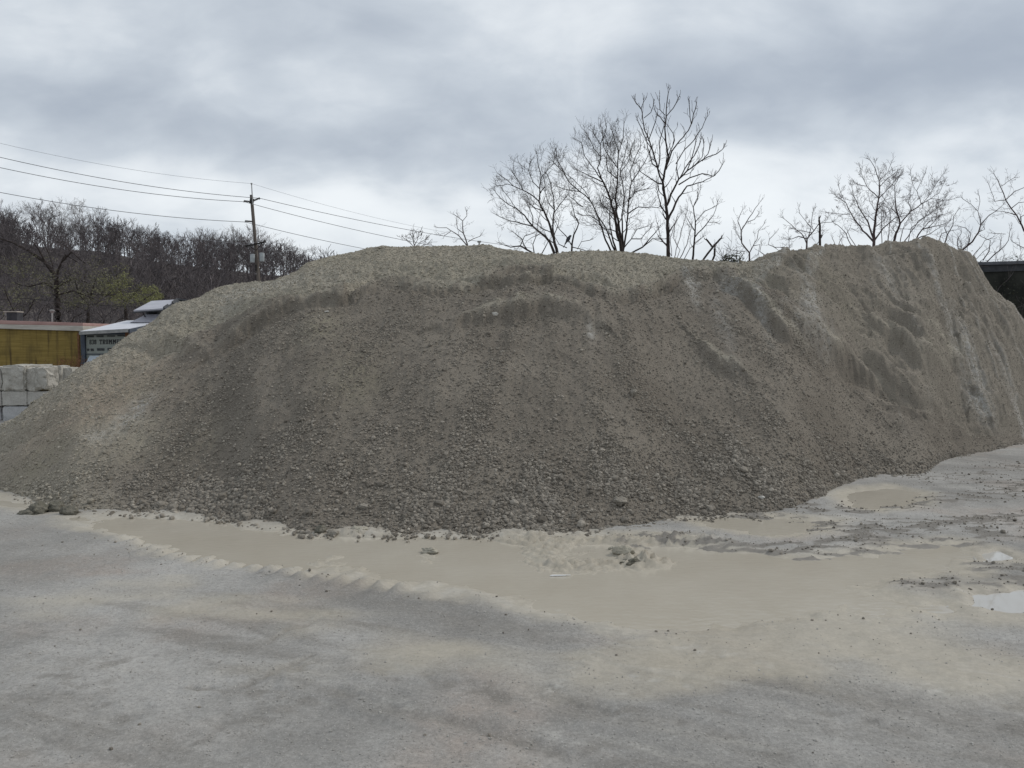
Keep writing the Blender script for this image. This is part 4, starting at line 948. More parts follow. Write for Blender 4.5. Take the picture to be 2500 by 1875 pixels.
# ------------------------------------------------------------------ trees of the wooded hill
def wood_tree(seed, h, crown=.30, first=.32, kids=4, rmin=.03, spread=(22, 52), nb=14, fine=3):
    """a whole bare forest tree as one mesh of height h"""
    rng = random.Random(seed); mb = MB(); pts = [Vector((0, 0, -.6))]; d = Vector((rng.uniform(-.05, .05), rng.uniform(-.05, .05), 1)); n = 9
    for k in range(n):
        d = (d + Vector((rng.uniform(-.10, .10), rng.uniform(-.10, .10), .15))).normalized(); pts.append(pts[-1] + d * (h * .86 / n))
    rad = [max(rmin, h * .0145 * (1 - .85 * k / n)) for k in range(n + 1)]; mb.tube(pts, rad, 5, False)
    for k in range(nb):
        t = first + (1 - first) * (k + rng.random()) / nb; i = min(n - 1, int(t * n)); f = t * n - i
        p = pts[i].lerp(pts[i + 1], min(1, f)); az = k * 2.4 + rng.uniform(-.6, .6); el = R(rng.uniform(30, 62))
        dd = Vector((math.cos(az) * math.cos(el), math.sin(az) * math.cos(el), math.sin(el)))
        L = h * crown * (1.15 - .65 * t) * rng.uniform(.7, 1.25)
        grow(mb, p, dd, L, max(rmin, rad[i] * .55), fine, rng, .22, kids, .22, spread, 3, rmin, .58)
    return mb
WT = []
for k in range(7):
    mb = wood_tree(700 + k, 11.0, .34 + .06 * (k % 3), .28 + .06 * (k % 4), 4, .0135, nb=11 + k % 4)
    fs = [np.concatenate(f) for f in (mb.f3, mb.f4) if f]
    WT.append((np.concatenate(mb.v), fs))
M_BARK_P = bark("pale_wood_bark", (.19, .17, .165), (.28, .255, .245), 3)
WT_ME = [mesh_np("wood_tree", v, fs, M_BARK_P if i_ in (2, 5) else M_BARK_G, True) for i_, (v, fs) in enumerate(WT)]
rng = random.Random(77)
crest = [(-60, 500), (0, 503), (60, 512), (110, 500), (150, 506), (200, 512), (235, 518), (275, 555), (310, 548), (345, 566), (390, 575), (425, 580), (460, 582), (500, 566), (530, 580), (565, 570), (600, 572), (640, 600), (665, 606), (700, 600), (720, 612), (740, 618)]
k = 0
def plant(px, py_top, Y, label, group, sc=1.0):
    """a tree whose top reaches py_top, standing on the hill at distance Y"""
    global k
    u, m = pm(px, py_top); x = float(u) * Y; zb = float(hill_z(np.array(x), np.array(Y))); top = H + float(m) * Y
    h = max(3.0, (top - zb)); o = obj("wood_tree", WT_ME[k % 7], None, (x, Y, zb)); k += 1
    s = h / 10.6; o.scale = (s * rng.uniform(1.1, 1.5), s * rng.uniform(1.1, 1.5), s); o.rotation_euler = (0, 0, rng.uniform(0, 6.28))
    return tag(o, label, "tree", group)
for i, (px, py) in enumerate(crest):
    plant(px, py, 205.0 + rng.uniform(-6, 6), "tall bare tree of the wood, standing out against the sky on the hill crest", "bare trees along the hill crest")
for i in range(22):
    px = rng.uniform(-140, 745); py = np.interp(px, [c[0] for c in crest], [c[1] for c in crest]) + rng.uniform(0, 50)
    plant(px, py, 205.0 + rng.uniform(-14, 16), "tall bare tree of the wood, standing out against the sky on the hill crest", "bare trees along the hill crest")
tag(obj("sapling_on_ridge", WT_ME[3], None, tuple(at(765, 640, 120))), "small faint bare tree alone on the skyline right of the wood", "tree").scale = (.22, .22, .22)
# the slope below: one dense mass of trunks and twigs
V, F3, F4, b0 = [], [], [], 0
WS = []
for kk in range(4):
    mb = wood_tree(760 + kk, 10.0, .36, .12, 3, .04, nb=13, fine=2)
    WS.append((np.concatenate(mb.v), [np.concatenate(f) if f else np.zeros((0, s), int) for f, s in ((mb.f3, 3), (mb.f4, 4))]))
for i in range(420):
    Y = 75 + 128 * rng.random() ** .8; px = rng.uniform(-180, 1000); u, m = pm(px, 700); x = float(u) * Y
    if px > 560 and Y < 120: continue
    zb = float(hill_z(np.array(x), np.array(Y))); v, (f3, f4) = WS[i % 4]
    s = rng.uniform(.55, .9); a = rng.uniform(0, 6.28); ca, sa = math.cos(a), math.sin(a)
    w = v * np.array([s * 1.2, s * 1.2, s]); w = np.stack([w[:, 0] * ca - w[:, 1] * sa + x, w[:, 0] * sa + w[:, 1] * ca + Y, w[:, 2] + zb], -1)
    V.append(w); F3.append(f3 + b0); F4.append(f4 + b0); b0 += len(v)
me = mesh_np("woods", np.concatenate(V), [f for f in (np.concatenate(F3), np.concatenate(F4)) if len(f)], M_BARK_D, True)
tag(obj("woods", me), "dark bare woodland covering the slope of the hill", "woodland", None, 'stuff')

# ------------------------------------------------------------------ budding trees in front of the wood
def bud_tree(name, D, limbs, r0, label, leafs, nleaf, lsize, lmat, seed, dens=3, tl=(.7, 1.6), rmin=.012):
    e = traced_tree(name, D, limbs, r0, label, "tree", None, dens=dens, tl=tl, depth=2, kids=4, up=.1, rtip=.03, seed=seed, rt=.45, rmin=rmin, bark_m=M_BARK, twig_m=M_BARK_D, wig=.25)
    if nleaf:
        rg = random.Random(seed + 500); lf = MB(); base = e.location
        cs = []
        for (px, py, rp, hp) in leafs:
            for q in range(6):
                a, b = rg.gauss(0, .5), rg.gauss(0, .5); c = at(px + a * rp, py + b * hp, D + rg.uniform(-2.2, 2.2)) - base
                cs.append((tuple(c), rp * .55 / F * D, hp * .5 / F * D))
        leaf_cloud(lf, cs, nleaf, lsize, rg)
        lf.build('foliage', lmat, e)
    return e
bud_tree("budding_tree", 56.0, [[(142, 800), (140, 740), (138, 690), (132, 668), (110, 640), (70, 612), (30, 592), (-30, 575)], [(138, 690), (142, 660), (150, 640), (175, 615), (210, 645)], [(150, 640), (160, 622), (190, 640)], [(140, 700), (180, 680), (215, 690)], [(134, 672), (128, 645), (120, 620), (105, 590)], [(139, 710), (110, 690), (70, 700), (30, 690)], [(175, 618), (160, 600), (140, 590)], [(140, 720), (180, 710), (230, 730)], [(110, 640), (95, 610), (80, 590)]], .26,
         "big dark limbed tree with a haze of olive buds behind the ochre shed", [(170, 690, 70, 60), (90, 690, 60, 45), (220, 680, 50, 55), (60, 650, 50, 30)], 2300, .13, M_LEAF_O, 61)
bud_tree("budding_tree", 60.0, [[(310, 790), (305, 740), (290, 700), (285, 670)], [(305, 740), (330, 715), (345, 700)], [(300, 720), (265, 690), (250, 665)], [(305, 745), (345, 735), (370, 720)], [(300, 730), (270, 720), (240, 720)]], .15,
         "brightest yellow green budding tree, just above the tilted metal hood", [(300, 690, 40, 40), (335, 720, 40, 28), (275, 705, 40, 45), (365, 722, 25, 20), (300, 735, 60, 30)], 4200, .12, M_LEAF_Y, 62)
bud_tree("budding_tree", 58.0, [[(215, 800), (215, 760), (222, 720), (235, 680)], [(217, 745), (190, 715), (185, 690)], [(216, 755), (250, 730), (270, 715)], [(220, 730), (205, 690), (210, 660)], [(216, 760), (180, 745), (160, 740)]], .14,
         "mid sized olive budding tree between the big limbed tree and the bright one", [(215, 700, 55, 50), (240, 735, 50, 35), (190, 740, 50, 35)], 2200, .12, M_LEAF_O, 63)
bud_tree("brush_thicket", 52.0, [[(40, 800), (35, 760), (20, 730), (10, 700)], [(40, 790), (70, 760), (85, 730)], [(90, 800), (95, 770), (110, 745)], [(0, 800), (-20, 760), (-30, 720)], [(40, 770), (10, 760), (-15, 750)], [(170, 800), (180, 775), (200, 765)], [(250, 800), (255, 780), (240, 765)], [(270, 800), (290, 780), (310, 775)]], .06,
         "brown leafless brush thicket right behind the ochre shed's roof", [(40, 730, 60, 40)], 500, .13, M_LEAF_O, 64, 4, (.7, 1.5))

# ------------------------------------------------------------------ concrete blocks
def block_mesh(w, d, h, rough, seed):
    bm = bmesh.new(); bmesh.ops.create_cube(bm, size=1.0)
    for v in bm.verts: v.co = Vector((v.co.x * w, v.co.y * d, v.co.z * h))
    bmesh.ops.bevel(bm, geom=bm.edges[:], offset=min(w, h) * (.06 if rough > .5 else .03), segments=2, affect='EDGES')
    bmesh.ops.subdivide_edges(bm, edges=bm.edges[:], cuts=3, use_grid_fill=True)
    bmesh.ops.subdivide_edges(bm, edges=bm.edges[:], cuts=1, use_grid_fill=True)
    co = np.array([v.co[:] for v in bm.verts])
    n = fbm(co[:, 0] * 4 + seed, co[:, 2] * 4 + co[:, 1] * 3, 3, 500 + seed); n2 = fbm(co[:, 0] * 15 + seed, co[:, 2] * 15 + co[:, 1] * 11, 2, 520 + seed)
    m = fbm(co[:, 2] * 5 + seed, co[:, 0] * 4 + co[:, 1] * 4, 3, 540 + seed)
    for v, a, b, c in zip(bm.verts, n, n2, m):
        s = rough * .034
        v.co.x += s * (.8 * c + .25 * b) * (1 if abs(v.co.x) > w * .3 else .4); v.co.z += s * (.6 * a + .25 * b); v.co.y += s * .7 * (a + .6 * b)
    bmesh.ops.recalc_face_normals(bm, faces=bm.faces)
    me = bpy.data.meshes.new("concrete_block"); bm.to_mesh(me); bm.free()
    me.polygons.foreach_set('use_smooth', np.zeros(len(me.polygons), bool))
    return me
def concrete(name, a, b, stain):
    m, g, bs = material(name, .92, .2); v = g.obj(); n = g.noise(v, 3.5, 5, .65); f = g.noise(v, 40, 4, .7)
    c = g.mix(g.ss(n, .3, .7), a, b); c = g.mix(g.ss(g.noise(g.vmath('ADD', v, (3, 5, 1)).outputs[0], 2.2, 4, .7), .52, .72, 0, .7), c, stain)
    c = g.mix(1.0, c, g.mix(g.ss(f, .3, .7), (.85, .85, .85), (1.1, 1.1, 1.1)), 'MULTIPLY'); g.l.new(c, bs.inputs['Base Color'])
    bn = g.node('ShaderNodeBump', None, Strength=.5, Distance=.02, Height=f); g.l.new(bn.outputs[0], bs.inputs['Normal']); return m
M_CON = concrete("weathered_concrete", (.34, .325, .29), (.47, .45, .405), (.19, .18, .16))
M_CON2 = concrete("smooth_concrete", (.40, .385, .355), (.48, .465, .43), (.29, .28, .255))
M_CON3 = concrete("blue_grey_concrete", (.40, .40, .40), (.47, .47, .47), (.31, .31, .31))
BD = 19.0
GB = "stacked concrete blocks at the left edge"
def cblock(x0, x1, y0, y1, rough, mat, label, dy=0.0, depth=.62, seed=0, tilt=0.0):
    a = at(x0, y1, BD + dy); b = at(x1, y0, BD + dy); w = b.x - a.x; h = b.z - a.z
    me = block_mesh(w, depth, h, rough, seed); me.materials.append(mat)
    o = obj("concrete_block", me, None, ((a.x + b.x) / 2, BD + dy + depth / 2, (a.z + b.z) / 2)); o.rotation_euler = (0, tilt, R(2) * (1 if seed % 2 else -1) * min(rough, 1))
    return tag(o, label, "concrete block", GB)
cblock(-62, 4, 896, 955, 1.0, M_CON, "rough concrete block half out of the picture at the top of the stack", 0, .62, 1)
cblock(4, 60, 893, 954, 1.5, M_CON, "chipped concrete block with a stained face, top course at the far left", -.05, .62, 2, .02)
cblock(60, 90, 899, 954, 1.5, M_CON, "narrow rough concrete block squeezed between two chipped ones in the top course", .02, .62, 3)
cblock(87, 114, 897, 950, 1.7, M_CON, "rounded broken concrete block beside the dark gap in the top course", -.06, .6, 4, -.03)
cblock(118, 147, 894, 953, .9, M_CON, "concrete block with a pale scar, just right of the dark gap", .42, .5, 5)
cblock(147, 175, 898, 952, .7, M_CON, "last concrete block of the top course, half buried by gravel", .55, .5, 6)
cblock(30, 95, 891, 912, .9, M_CON, "concrete block lying behind the top course, only its upper edge showing", .75, .6, 7)
cblock(-60, 3, 956, 991, .35, M_CON2, "flat concrete block cut by the picture edge in the middle course", .02, .62, 8)
cblock(5, 64, 955, 990, .35, M_CON2, "smooth concrete block with a white splash, middle course", 0, .62, 9)
cblock(67, 128, 956, 988, .35, M_CON2, "smooth concrete block partly under gravel, right end of the middle course", .03, .62, 10)
cblock(-75, 4, 993, 1068, .3, M_CON3, "shaded bottom concrete block at the picture edge", .25, .6, 11)
cblock(8, 100, 993, 1068, .3, M_CON3, "large blue grey concrete block at the bottom of the stack", -.02, .64, 12)

# ------------------------------------------------------------------ ochre shed
def wood_wall():
    m, g, b = material("ochre_panel", .7, .3); v = g.obj()
    st = g.noise(g.scale(v, (.35, 1, 7)), 3, 4, .6); big = g.noise(g.scale(v, (1.4, 1, .5)), 1.5, 4, .6); dr = g.noise(g.scale(v, (5, 1, .35)), 1.5, 4, .6)
    c = g.mix(g.ss(st, .35, .65), (.185, .128, .030), (.26, .185, .050)); c = g.mix(g.ss(big, .45, .68, 0, .75), c, (.095, .068, .022)); c = g.mix(g.ss(dr, .52, .68, 0, .8), c, (.06, .038, .014))
    g.l.new(c, b.inputs['Base Color']); return m
M_OCH = wood_wall()
M_PINK = simple_mat("faded_red_metal", (.33, .20, .18), (.43, .28, .255), 5, .7, .3, stretch=(.4, 1, 3))
M_FASC = simple_mat("dirty_white_fascia", (.36, .33, .29), (.50, .47, .42), 4, .75, .3, stretch=(.5, 1, 2))
M_DARK = simple_mat("dark_metal", (.018, .020, .024), (.04, .042, .048), 6, .6, .4)
M_STEEL = simple_mat("galvanised_post", (.20, .20, .20), (.30, .30, .29), 8, .5, .5)
M_RUST = simple_mat("rust", (.11, .055, .03), (.20, .10, .055), 14, .85, .2)
YD = 24.5
p0, p1 = at(-420, 793, YD), at(207, 808, YD)
e = empty("shed", (p1.x - 2, YD, 0), "long ochre yellow shed with a faded red and white roof edge behind the concrete blocks", "shed")
ex, ey = e.location.x, e.location.y
def quadbox(mb, a, b, za0, za1, zb0, zb1, y0, y1):
    mb.hexa([(a, y0, za0), (b, y0, zb0), (b, y1, zb0), (a, y1, za0), (a, y0, za1), (b, y0, zb1), (b, y1, zb1), (a, y1, za1)])
zt = lambda px, py: at(px, py, YD).z
xl, xr = p0.x, p1.x
w = MB(); quadbox(w, xl, xr - .05, -.2, zt(-420, 789), -.2, zt(207, 808), YD, YD + 2.6); w.build("wall", M_OCH, e, base=(ex, ey, 0))
w = MB(); quadbox(w, xl, xr, zt(-420, 790), zt(-420, 783.5), zt(207, 808.5), zt(207, 796), YD - .10, YD + 2.7); w.build("fascia", M_FASC, e, base=(ex, ey, 0), bevel=.01)
w = MB(); quadbox(w, xl, xr - .02, zt(-420, 783.5) + .003, zt(-420, 768.5), zt(207, 796) + .003, zt(207, 788.5), YD - .06, YD + 2.66); w.build("roof", M_PINK, e, base=(ex, ey, 0), bevel=.01)
w = MB(); q = at(192, 812, YD); w.box(q.x - .03, q.x + .03, YD - .035, YD - .002, .2, q.z - .02); q = at(203, 812, YD); w.box(q.x - .05, q.x + .03, YD - .05, YD - .002, .1, q.z + .02); w.build("corner_post", M_RUST, e, base=(ex, ey, 0))
# vent pipe and chimney box on the roof
q0, q1 = at(127, 789, YD + 1.2), at(127, 757, YD + 1.2)
vp = empty("vent_pipe", (q0.x, q0.y, q0.z - .15), "slim grey pipe with a flared cap standing on the ochre shed's roof", "pipe")
w = MB(); w.tube([q0 - Vector((0, 0, .15)), q1 - Vector((0, 0, .07))], .028, 8); w.build("pipe", M_STEEL, vp, True, base=tuple(vp.location))
w = MB(); w.tube([q1 - Vector((0, 0, .10)), q1 - Vector((0, 0, .03)), q1, q1 + Vector((0, 0, .015))], [.03, .075, .085, .03], 10); w.build("cap", M_STEEL, vp, True, base=tuple(vp.location))
a, b = at(16, 783, YD + 1.0), at(41, 760, YD + 1.0)
ch = empty("roof_box", ((a.x + b.x) / 2, a.y + .15, a.z), "dark square box with a pale lid on the ochre shed's roof", "roof box")
w = MB(); w.box(a.x, b.x, a.y, a.y + .32, a.z - .1, b.z - .03); w.build("box", M_DARK, ch, base=tuple(ch.location), bevel=.012)
w = MB(); w.box(a.x - .09, b.x + .01, a.y - .02, a.y + .34, b.z - .028, b.z); w.build("lid", M_FASC, ch, base=tuple(ch.location), bevel=.004)
w = MB(); w.box(a.x - .08, a.x - .003, a.y + .05, a.y + .2, b.z - .13, b.z - .03); w.build("bracket", M_STEEL, ch, base=tuple(ch.location))
# dry weeds in front of the shed
rg = random.Random(5)
wb = at(165, 915, 22.0); we = empty("dry_weeds", (wb.x, wb.y, .9), "tangle of dry brown weeds in front of the ochre shed", "weeds")
mb = MB()
for kk in range(34):
    grow(mb, Vector((wb.x + rg.gauss(0, .22), wb.y + rg.gauss(0, .2), .9)), Vector((rg.uniform(-.6, .6), rg.uniform(-.4, .4), 1)).normalized(), rg.uniform(.25, .5), .006, 2, rg, .05, 3, .35, rmin=.004)
mb.build("stems", M_RUST, we, True, base=tuple(we.location))

# ------------------------------------------------------------------ screening machine
M_BLUE = simple_mat("navy_steel", (.030, .040, .058), (.055, .068, .09), 6, .55, .4)
M_PANEL = simple_mat("grey_green_panel", (.205, .225, .205), (.275, .29, .265), 2.2, .7, .3, stretch=(.6, 1, 2.5))
M_ROOF = simple_mat("pale_sheet_metal", (.50, .505, .54), (.60, .605, .64), 3, .42, .5)
M_ROOF2 = simple_mat("blue_grey_sheet", (.36, .36, .40), (.43, .43, .47), 3, .5, .5)
M_CHUTE = simple_mat("light_blue_steel", (.44, .49, .53), (.53, .58, .62), 4, .5, .4)
M_SLOT = simple_mat("slot_shadow", (.045, .048, .05), (.075, .078, .078), 20, .9, .1)
M_INK = simple_mat("stencil_paint", (.022, .022, .024), (.05, .05, .05), 20, .8, .2)
TD = 23.0
t0 = at(201, 814, TD)
tm = empty("screening_machine", (t0.x + 1.2, TD, 0), "grey screening machine with stencilled side and tilted metal hood, half buried by gravel", "screening machine")
TB = (t0.x + 1.2, TD, 0)
P = lambda px, py, dy=0.0: at(px, py, TD + dy)
# side panel (front face) and the body behind it
a, b = P(209, 815), P(330, 812); zb = .75
w = MB(); w.box(a.x, b.x, TD, TD + 2.2, zb, a.z); w.build("side_panel", M_PANEL, tm, base=TB, bevel=.01)
w = MB(); q = P(200.5, 813); r_ = P(209, 813); w.box(q.x, r_.x - .003, TD - .06, TD + .20, .1, q.z); w.box(q.x - .06, q.x - .003, TD + .0, TD + .1, .1, q.z - .05); w.build("post", M_BLUE, tm, base=TB, bevel=.006)
w = MB(); q = P(307, 806); r_ = P(314, 823); w.box(q.x, r_.x, TD - .05, TD - .003, r_.z - .5, q.z - .03); w.build("rusty_bracket", M_RUST, tm, base=TB, bevel=.006)
# header beam under the eave
w = MB(); q = P(204, 812); r_ = P(312, 817); w.box(q.x, r_.x, TD - .045, TD - .003, r_.z, q.z + .02); w.build("header", M_BLUE, tm, base=TB)
# roof sheet: parallelogram that climbs to the back right
def slab(mb, c4, th):
    n = (c4[1] - c4[0]).cross(c4[3] - c4[0]).normalized()
    if n.z < 0: n = -n
    mb.hexa([q - n * th for q in c4] + list(c4))
RF = [at(194, 809, TD - .25), at(313, 802.5, TD - .25), at(420, 780, TD + 3.0), at(309, 782.5, TD + 3.0)]
w = MB(); slab(w, RF, .045); w.build("roof", M_ROOF, tm, base=TB)
w = MB(); f0, f1, f2 = RF[0], RF[1], RF[2]
w.hexa([f0 - Vector((0, .03, .10)), f1 - Vector((0, .03, .10)), f1 + Vector((0, -.004, -.10)), f0 + Vector((0, -.004, -.10)), f0 - Vector((0, .03, 0.002)), f1 - Vector((0, .03, 0.002)), f1 + Vector((0, -.004, -.002)), f0 + Vector((0, -.004, -.002))])
w.build("eave_trim", M_STEEL, tm, base=TB)
w = MB()
w.hexa([f1 + Vector((.004, 0, -.12)), f1 + Vector((.05, 0, -.12)), f2 + Vector((.05, 0, -.14)), f2 + Vector((.004, 0, -.14)), f1 + Vector((.004, 0, -.01)), f1 + Vector((.05, 0, -.01)), f2 + Vector((.05, 0, -.01)), f2 + Vector((.004, 0, -.01))])
w.build("side_trim", M_BLUE, tm, base=TB)
w = MB()
for px, py, dy in ((215, 803.5, .0), (240, 799, .35), (268, 793, 1.2), (330, 801, 0.2), (262, 805, -.1), (232, 806.2, -.15)):
    pass
# tapered hopper and neck behind, carrying the hood
HN = [at(318, 783, TD + 2.0), at(400, 783, TD + 2.0), at(400, 783, TD + 3.2), at(318, 783, TD + 3.2)]
HT = [at(356, 768, TD + 2.3), at(392, 767, TD + 2.3), at(392, 767, TD + 2.9), at(356, 768, TD + 2.9)]
w = MB(); w.hexa([q - Vector((0, 0, .05)) for q in HN] + HT); w.build("hopper", M_ROOF2, tm, base=TB)
w = MB(); cc = (HT[0] + HT[2]) / 2
w.tube([cc - Vector((0, 0, .03)), cc + Vector((0, 0, .03)), cc + Vector((.02, 0, .03)), cc + Vector((.04, 0, .16))], [.26, .26, .20, .24], 14); w.build("neck", M_DARK, tm, True, base=TB)
HD = [at(326, 757.5, TD + 1.9), at(398, 752.5, TD + 1.9), at(432, 731, TD + 3.1), at(370, 734.5, TD + 3.1)]
w = MB(); slab(w, HD, .05); w.build("hood", M_ROOF2, tm, base=TB)
w = MB(); f0, f1 = HD[0], HD[1]; dn = Vector((0, -.02, -.085))
w.hexa([f0 + dn + Vector((-.04, 0, 0)), f1 + dn, f1 + dn + Vector((0, .03, 0)), f0 + dn + Vector((-.04, .03, 0)), f0 + Vector((0, -.02, -.052)), f1 + Vector((0, -.02, -.052)), f1 + Vector((0, .01, -.052)), f0 + Vector((0, .01, -.052))])
w.build("hood_lip", M_DARK, tm, base=TB)
w = MB()
g0, g1 = HD[1], HD[2]
for (ta, tb, h1) in ((.0, .32, .05), (.30, .62, -.01), (.60, 1.02, .05)):
    A, B = g0.lerp(g1, ta), g0.lerp(g1, tb); wd = Vector((.16, 0, -.10))
    w.hexa([A + Vector((.004, 0, -.16)), A + wd + Vector((0, 0, -.1)), B + wd + Vector((0, 0, -.1)), B + Vector((.004, 0, -.16)), A + Vector((.004, 0, h1)), A + wd, B + wd, B + Vector((.004, 0, h1))])
w.tube([HD[2] + Vector((0, 0, .0)), HD[2] + Vector((.35, .1, -.05))], .05, 6)
w.build("hood_flap", M_DARK, tm, base=TB)
w = MB()
for px in (347,): 
    q = at(px, 761, TD + 2.1); w.tube([q, q + Vector((.06, .15, -.22))], .016, 6)
w.build("strut", M_DARK, tm, True, base=TB)
# chute below the panel
c8 = [P(211, 883, -.35), P(290, 882, -.35), P(290, 868, -.003), P(219, 868.5, -.003)]
w = MB(); slab(w, c8, .03); w.build("chute", M_CHUTE, tm, base=TB)
w = MB(); q = P(210, 884); r_ = P(320, 900); w.box(q.x, r_.x, TD - .30, TD - .003, r_.z - .3, q.z - .01); w.build("chute_base", M_BLUE, tm, base=TB)
# slotted rows
for (x0, x1, y0, y1) in ((213, 229, 816.5, 821), (236, 253, 816.5, 820.5), (262, 281, 816.5, 819.5), (287, 306, 815.5, 818.5)):
    a, b = P(x0, y1), P(x1, y0); w = MB(); w.box(a.x, b.x, TD - .016, TD - .002, a.z - .03, b.z - .03); w.build("slot", M_SLOT, tm, base=TB)
for (x0, x1, y0, y1) in ((213, 218, 851, 856.5), (222, 229, 851, 857), (237.5, 255, 850, 856), (263, 280, 849.5, 855.5), (287, 300, 849, 855)):
    a, b = P(x0, y1), P(x1, y0); w = MB(); w.box(a.x, b.x, TD - .016, TD - .002, a.z, b.z); w.build("slot", M_SLOT, tm, base=TB)
w = MB(); a, b = P(209, 865.5), P(320, 863.5); w.box(a.x, b.x, TD - .02, TD - .003, a.z, b.z); w.build("rail", M_BLUE, tm, base=TB)
# stencilled lettering, strokes on a 5 x 7 grid with little serifs
GL = {'8': [(1, 7, 4, 6.1), (1, 4, 4, 3.1), (1, .9, 4, 0), (.2, 6.4, 1.5, 4), (3.5, 6.4, 4.8, 4), (0, 3.4, 1.4, .6), (3.6, 3.4, 5, .6)],
      '3': [(.6, 7, 4, 6.1), (1.4, 4, 4, 3.1), (.6, .9, 4, 0), (3.5, 6.4, 4.8, 4), (3.6, 3.4, 5, .6), (0, 6.4, 1, 5.2), (0, 1.8, 1, .6)],
      '0': [(1.2, 7, 3.8, 6.2), (1.2, .8, 3.8, 0), (.1, 6.3, 1.6, .7), (3.4, 6.3, 4.9, .7)],
      'T': [(0, 7, 5, 6), (0, 6, .8, 4.9), (4.2, 6, 5, 4.9), (1.8, 5.7, 3.2, .8), (1.1, .7, 3.9, 0)],
      'R': [(0, 7, 3.8, 6.1), (.5, 6, 1.9, .8), (0, .7, 2.3, 0), (2.2, 3.9, 4, 3.1), (3.5, 6.3, 4.9, 3.8), (2.6, 3, 3.8, 1.6), (3.3, 1.6, 4.4, .7), (3.6, .7, 5.2, 0)],
      'O': [(1.2, 7, 3.8, 6.2), (1.2, .8, 3.8, 0), (.1, 6.3, 1.6, .7), (3.4, 6.3, 4.9, .7)],
      'M': [(0, 7, 1.5, 6.3), (.4, 6.3, 1.5, .8), (0, .7, 1.9, 0), (1.3, 6, 2.1, 4.2), (1.9, 4.6, 2.9, 2.6), (2.7, 6, 3.5, 4.2), (3.3, 7, 5, 6.3), (3.5, 6.3, 4.7, .8), (3.1, .7, 5, 0)],
      'E': [(0, 7, 4.6, 6.1), (.5, 6, 1.9, .9), (0, .9, 4.8, 0), (1.9, 4, 3.4, 3.2), (3.9, 6.1, 4.6, 5), (4, 2, 4.8, .9)],
      'L': [(0, 7, 2.6, 6.2), (.6, 6.1, 2, .9), (0, .9, 4.8, 0), (4, 2.2, 4.8, .9)]}
w = MB(); x = 218.8; lh = 11.5; LW = {'T': 6.0, 'R': 6.6, 'O': 5.2, 'M': 8.4, 'E': 5.6, 'L': 5.6}
for chx in "830 TROMMEL":
    if chx == ' ': x += 6.6; continue
    lw = LW.get(chx, 4.4)
    for (gx0, gy0, gx1, gy1) in GL[chx]:
        a, b = P(x + gx0 * lw / 5, 840.8 - gy1 * lh / 7 - (x - 219) * .012), P(x + gx1 * lw / 5, 840.8 - gy0 * lh / 7 - (x - 219) * .012)
        w.box(a.x, b.x, TD - .008, TD - .002, a.z, b.z)
    x += lw + 1.5
w.build("lettering", M_INK, tm, base=TB)

# ------------------------------------------------------------------ dark wall at the right edge
M_WALL = simple_mat("dark_stained_wall", (.018, .019, .017), (.045, .046, .040), 1.6, .95, .1, bump=.5)
M_COP = simple_mat("slate_grey_rail", (.075, .08, .09), (.12, .125, .14), 4, .7, .3)
WD = 23.0
a, b = at(2370, 641, WD), at(2800, 628, WD)
dw = empty("dark_wall", ((a.x + b.x) / 2, WD, 0), "tall dark overgrown wall with a grey top rail at the right edge behind the pile", "wall"); DB = tuple(dw.location)
w = MB(); w.hexa([(a.x, WD, -.2), (b.x, WD, -.2), (b.x, WD + .4, -.2), (a.x, WD + .4, -.2), (a.x, WD, a.z - .28), (b.x, WD, b.z - .28), (b.x, WD + .4, b.z - .28), (a.x, WD + .4, a.z - .28)]); w.build("face", M_WALL, dw, base=DB)
w = MB(); w.hexa([(a.x - .05, WD - .12, a.z - .10), (b.x, WD - .12, b.z - .10), (b.x, WD + .5, b.z - .10), (a.x - .05, WD + .5, a.z - .10), (a.x - .05, WD - .12, a.z), (b.x, WD - .12, b.z), (b.x, WD + .5, b.z), (a.x - .05, WD + .5, a.z)]); w.build("top_rail", M_COP, dw, base=DB, bevel=.02)
w = MB(); w.hexa([(a.x, WD - .04, a.z - .29), (b.x, WD - .04, b.z - .29), (b.x, WD + .4, b.z - .29), (a.x, WD + .4, a.z - .29), (a.x, WD - .04, a.z - .102), (b.x, WD - .04, b.z - .102), (b.x, WD + .4, b.z - .102), (a.x, WD + .4, a.z - .102)]); w.build("band", M_DARK, dw, base=DB)
rg = random.Random(91); lf, tw = MB(), MB()
cs = [((a.x + rg.random() * (b.x - a.x) - DB[0], -.12, rg.uniform(.5, a.z - .5)), .45, .40) for _ in range(90)]
leaf_cloud(lf, [(c, .4, .35) for c, _, _ in cs], 2600, .07, rg)
for kk in range(40):
    x = a.x + rg.random() * (b.x - a.x); grow(tw, Vector((x, WD - .06, rg.uniform(1.2, 3.4))), Vector((rg.uniform(-.5, .5), -.12, 1)).normalized(), rg.uniform(.6, 1.3), .012, 2, rg, .1, 3, .3)
lf.build("creeper", simple_mat("creeper_leaf", (.022, .026, .018), (.060, .062, .045), 3, .8, .2), dw); tw.build("vines", M_BARK_D, dw, True, base=DB)

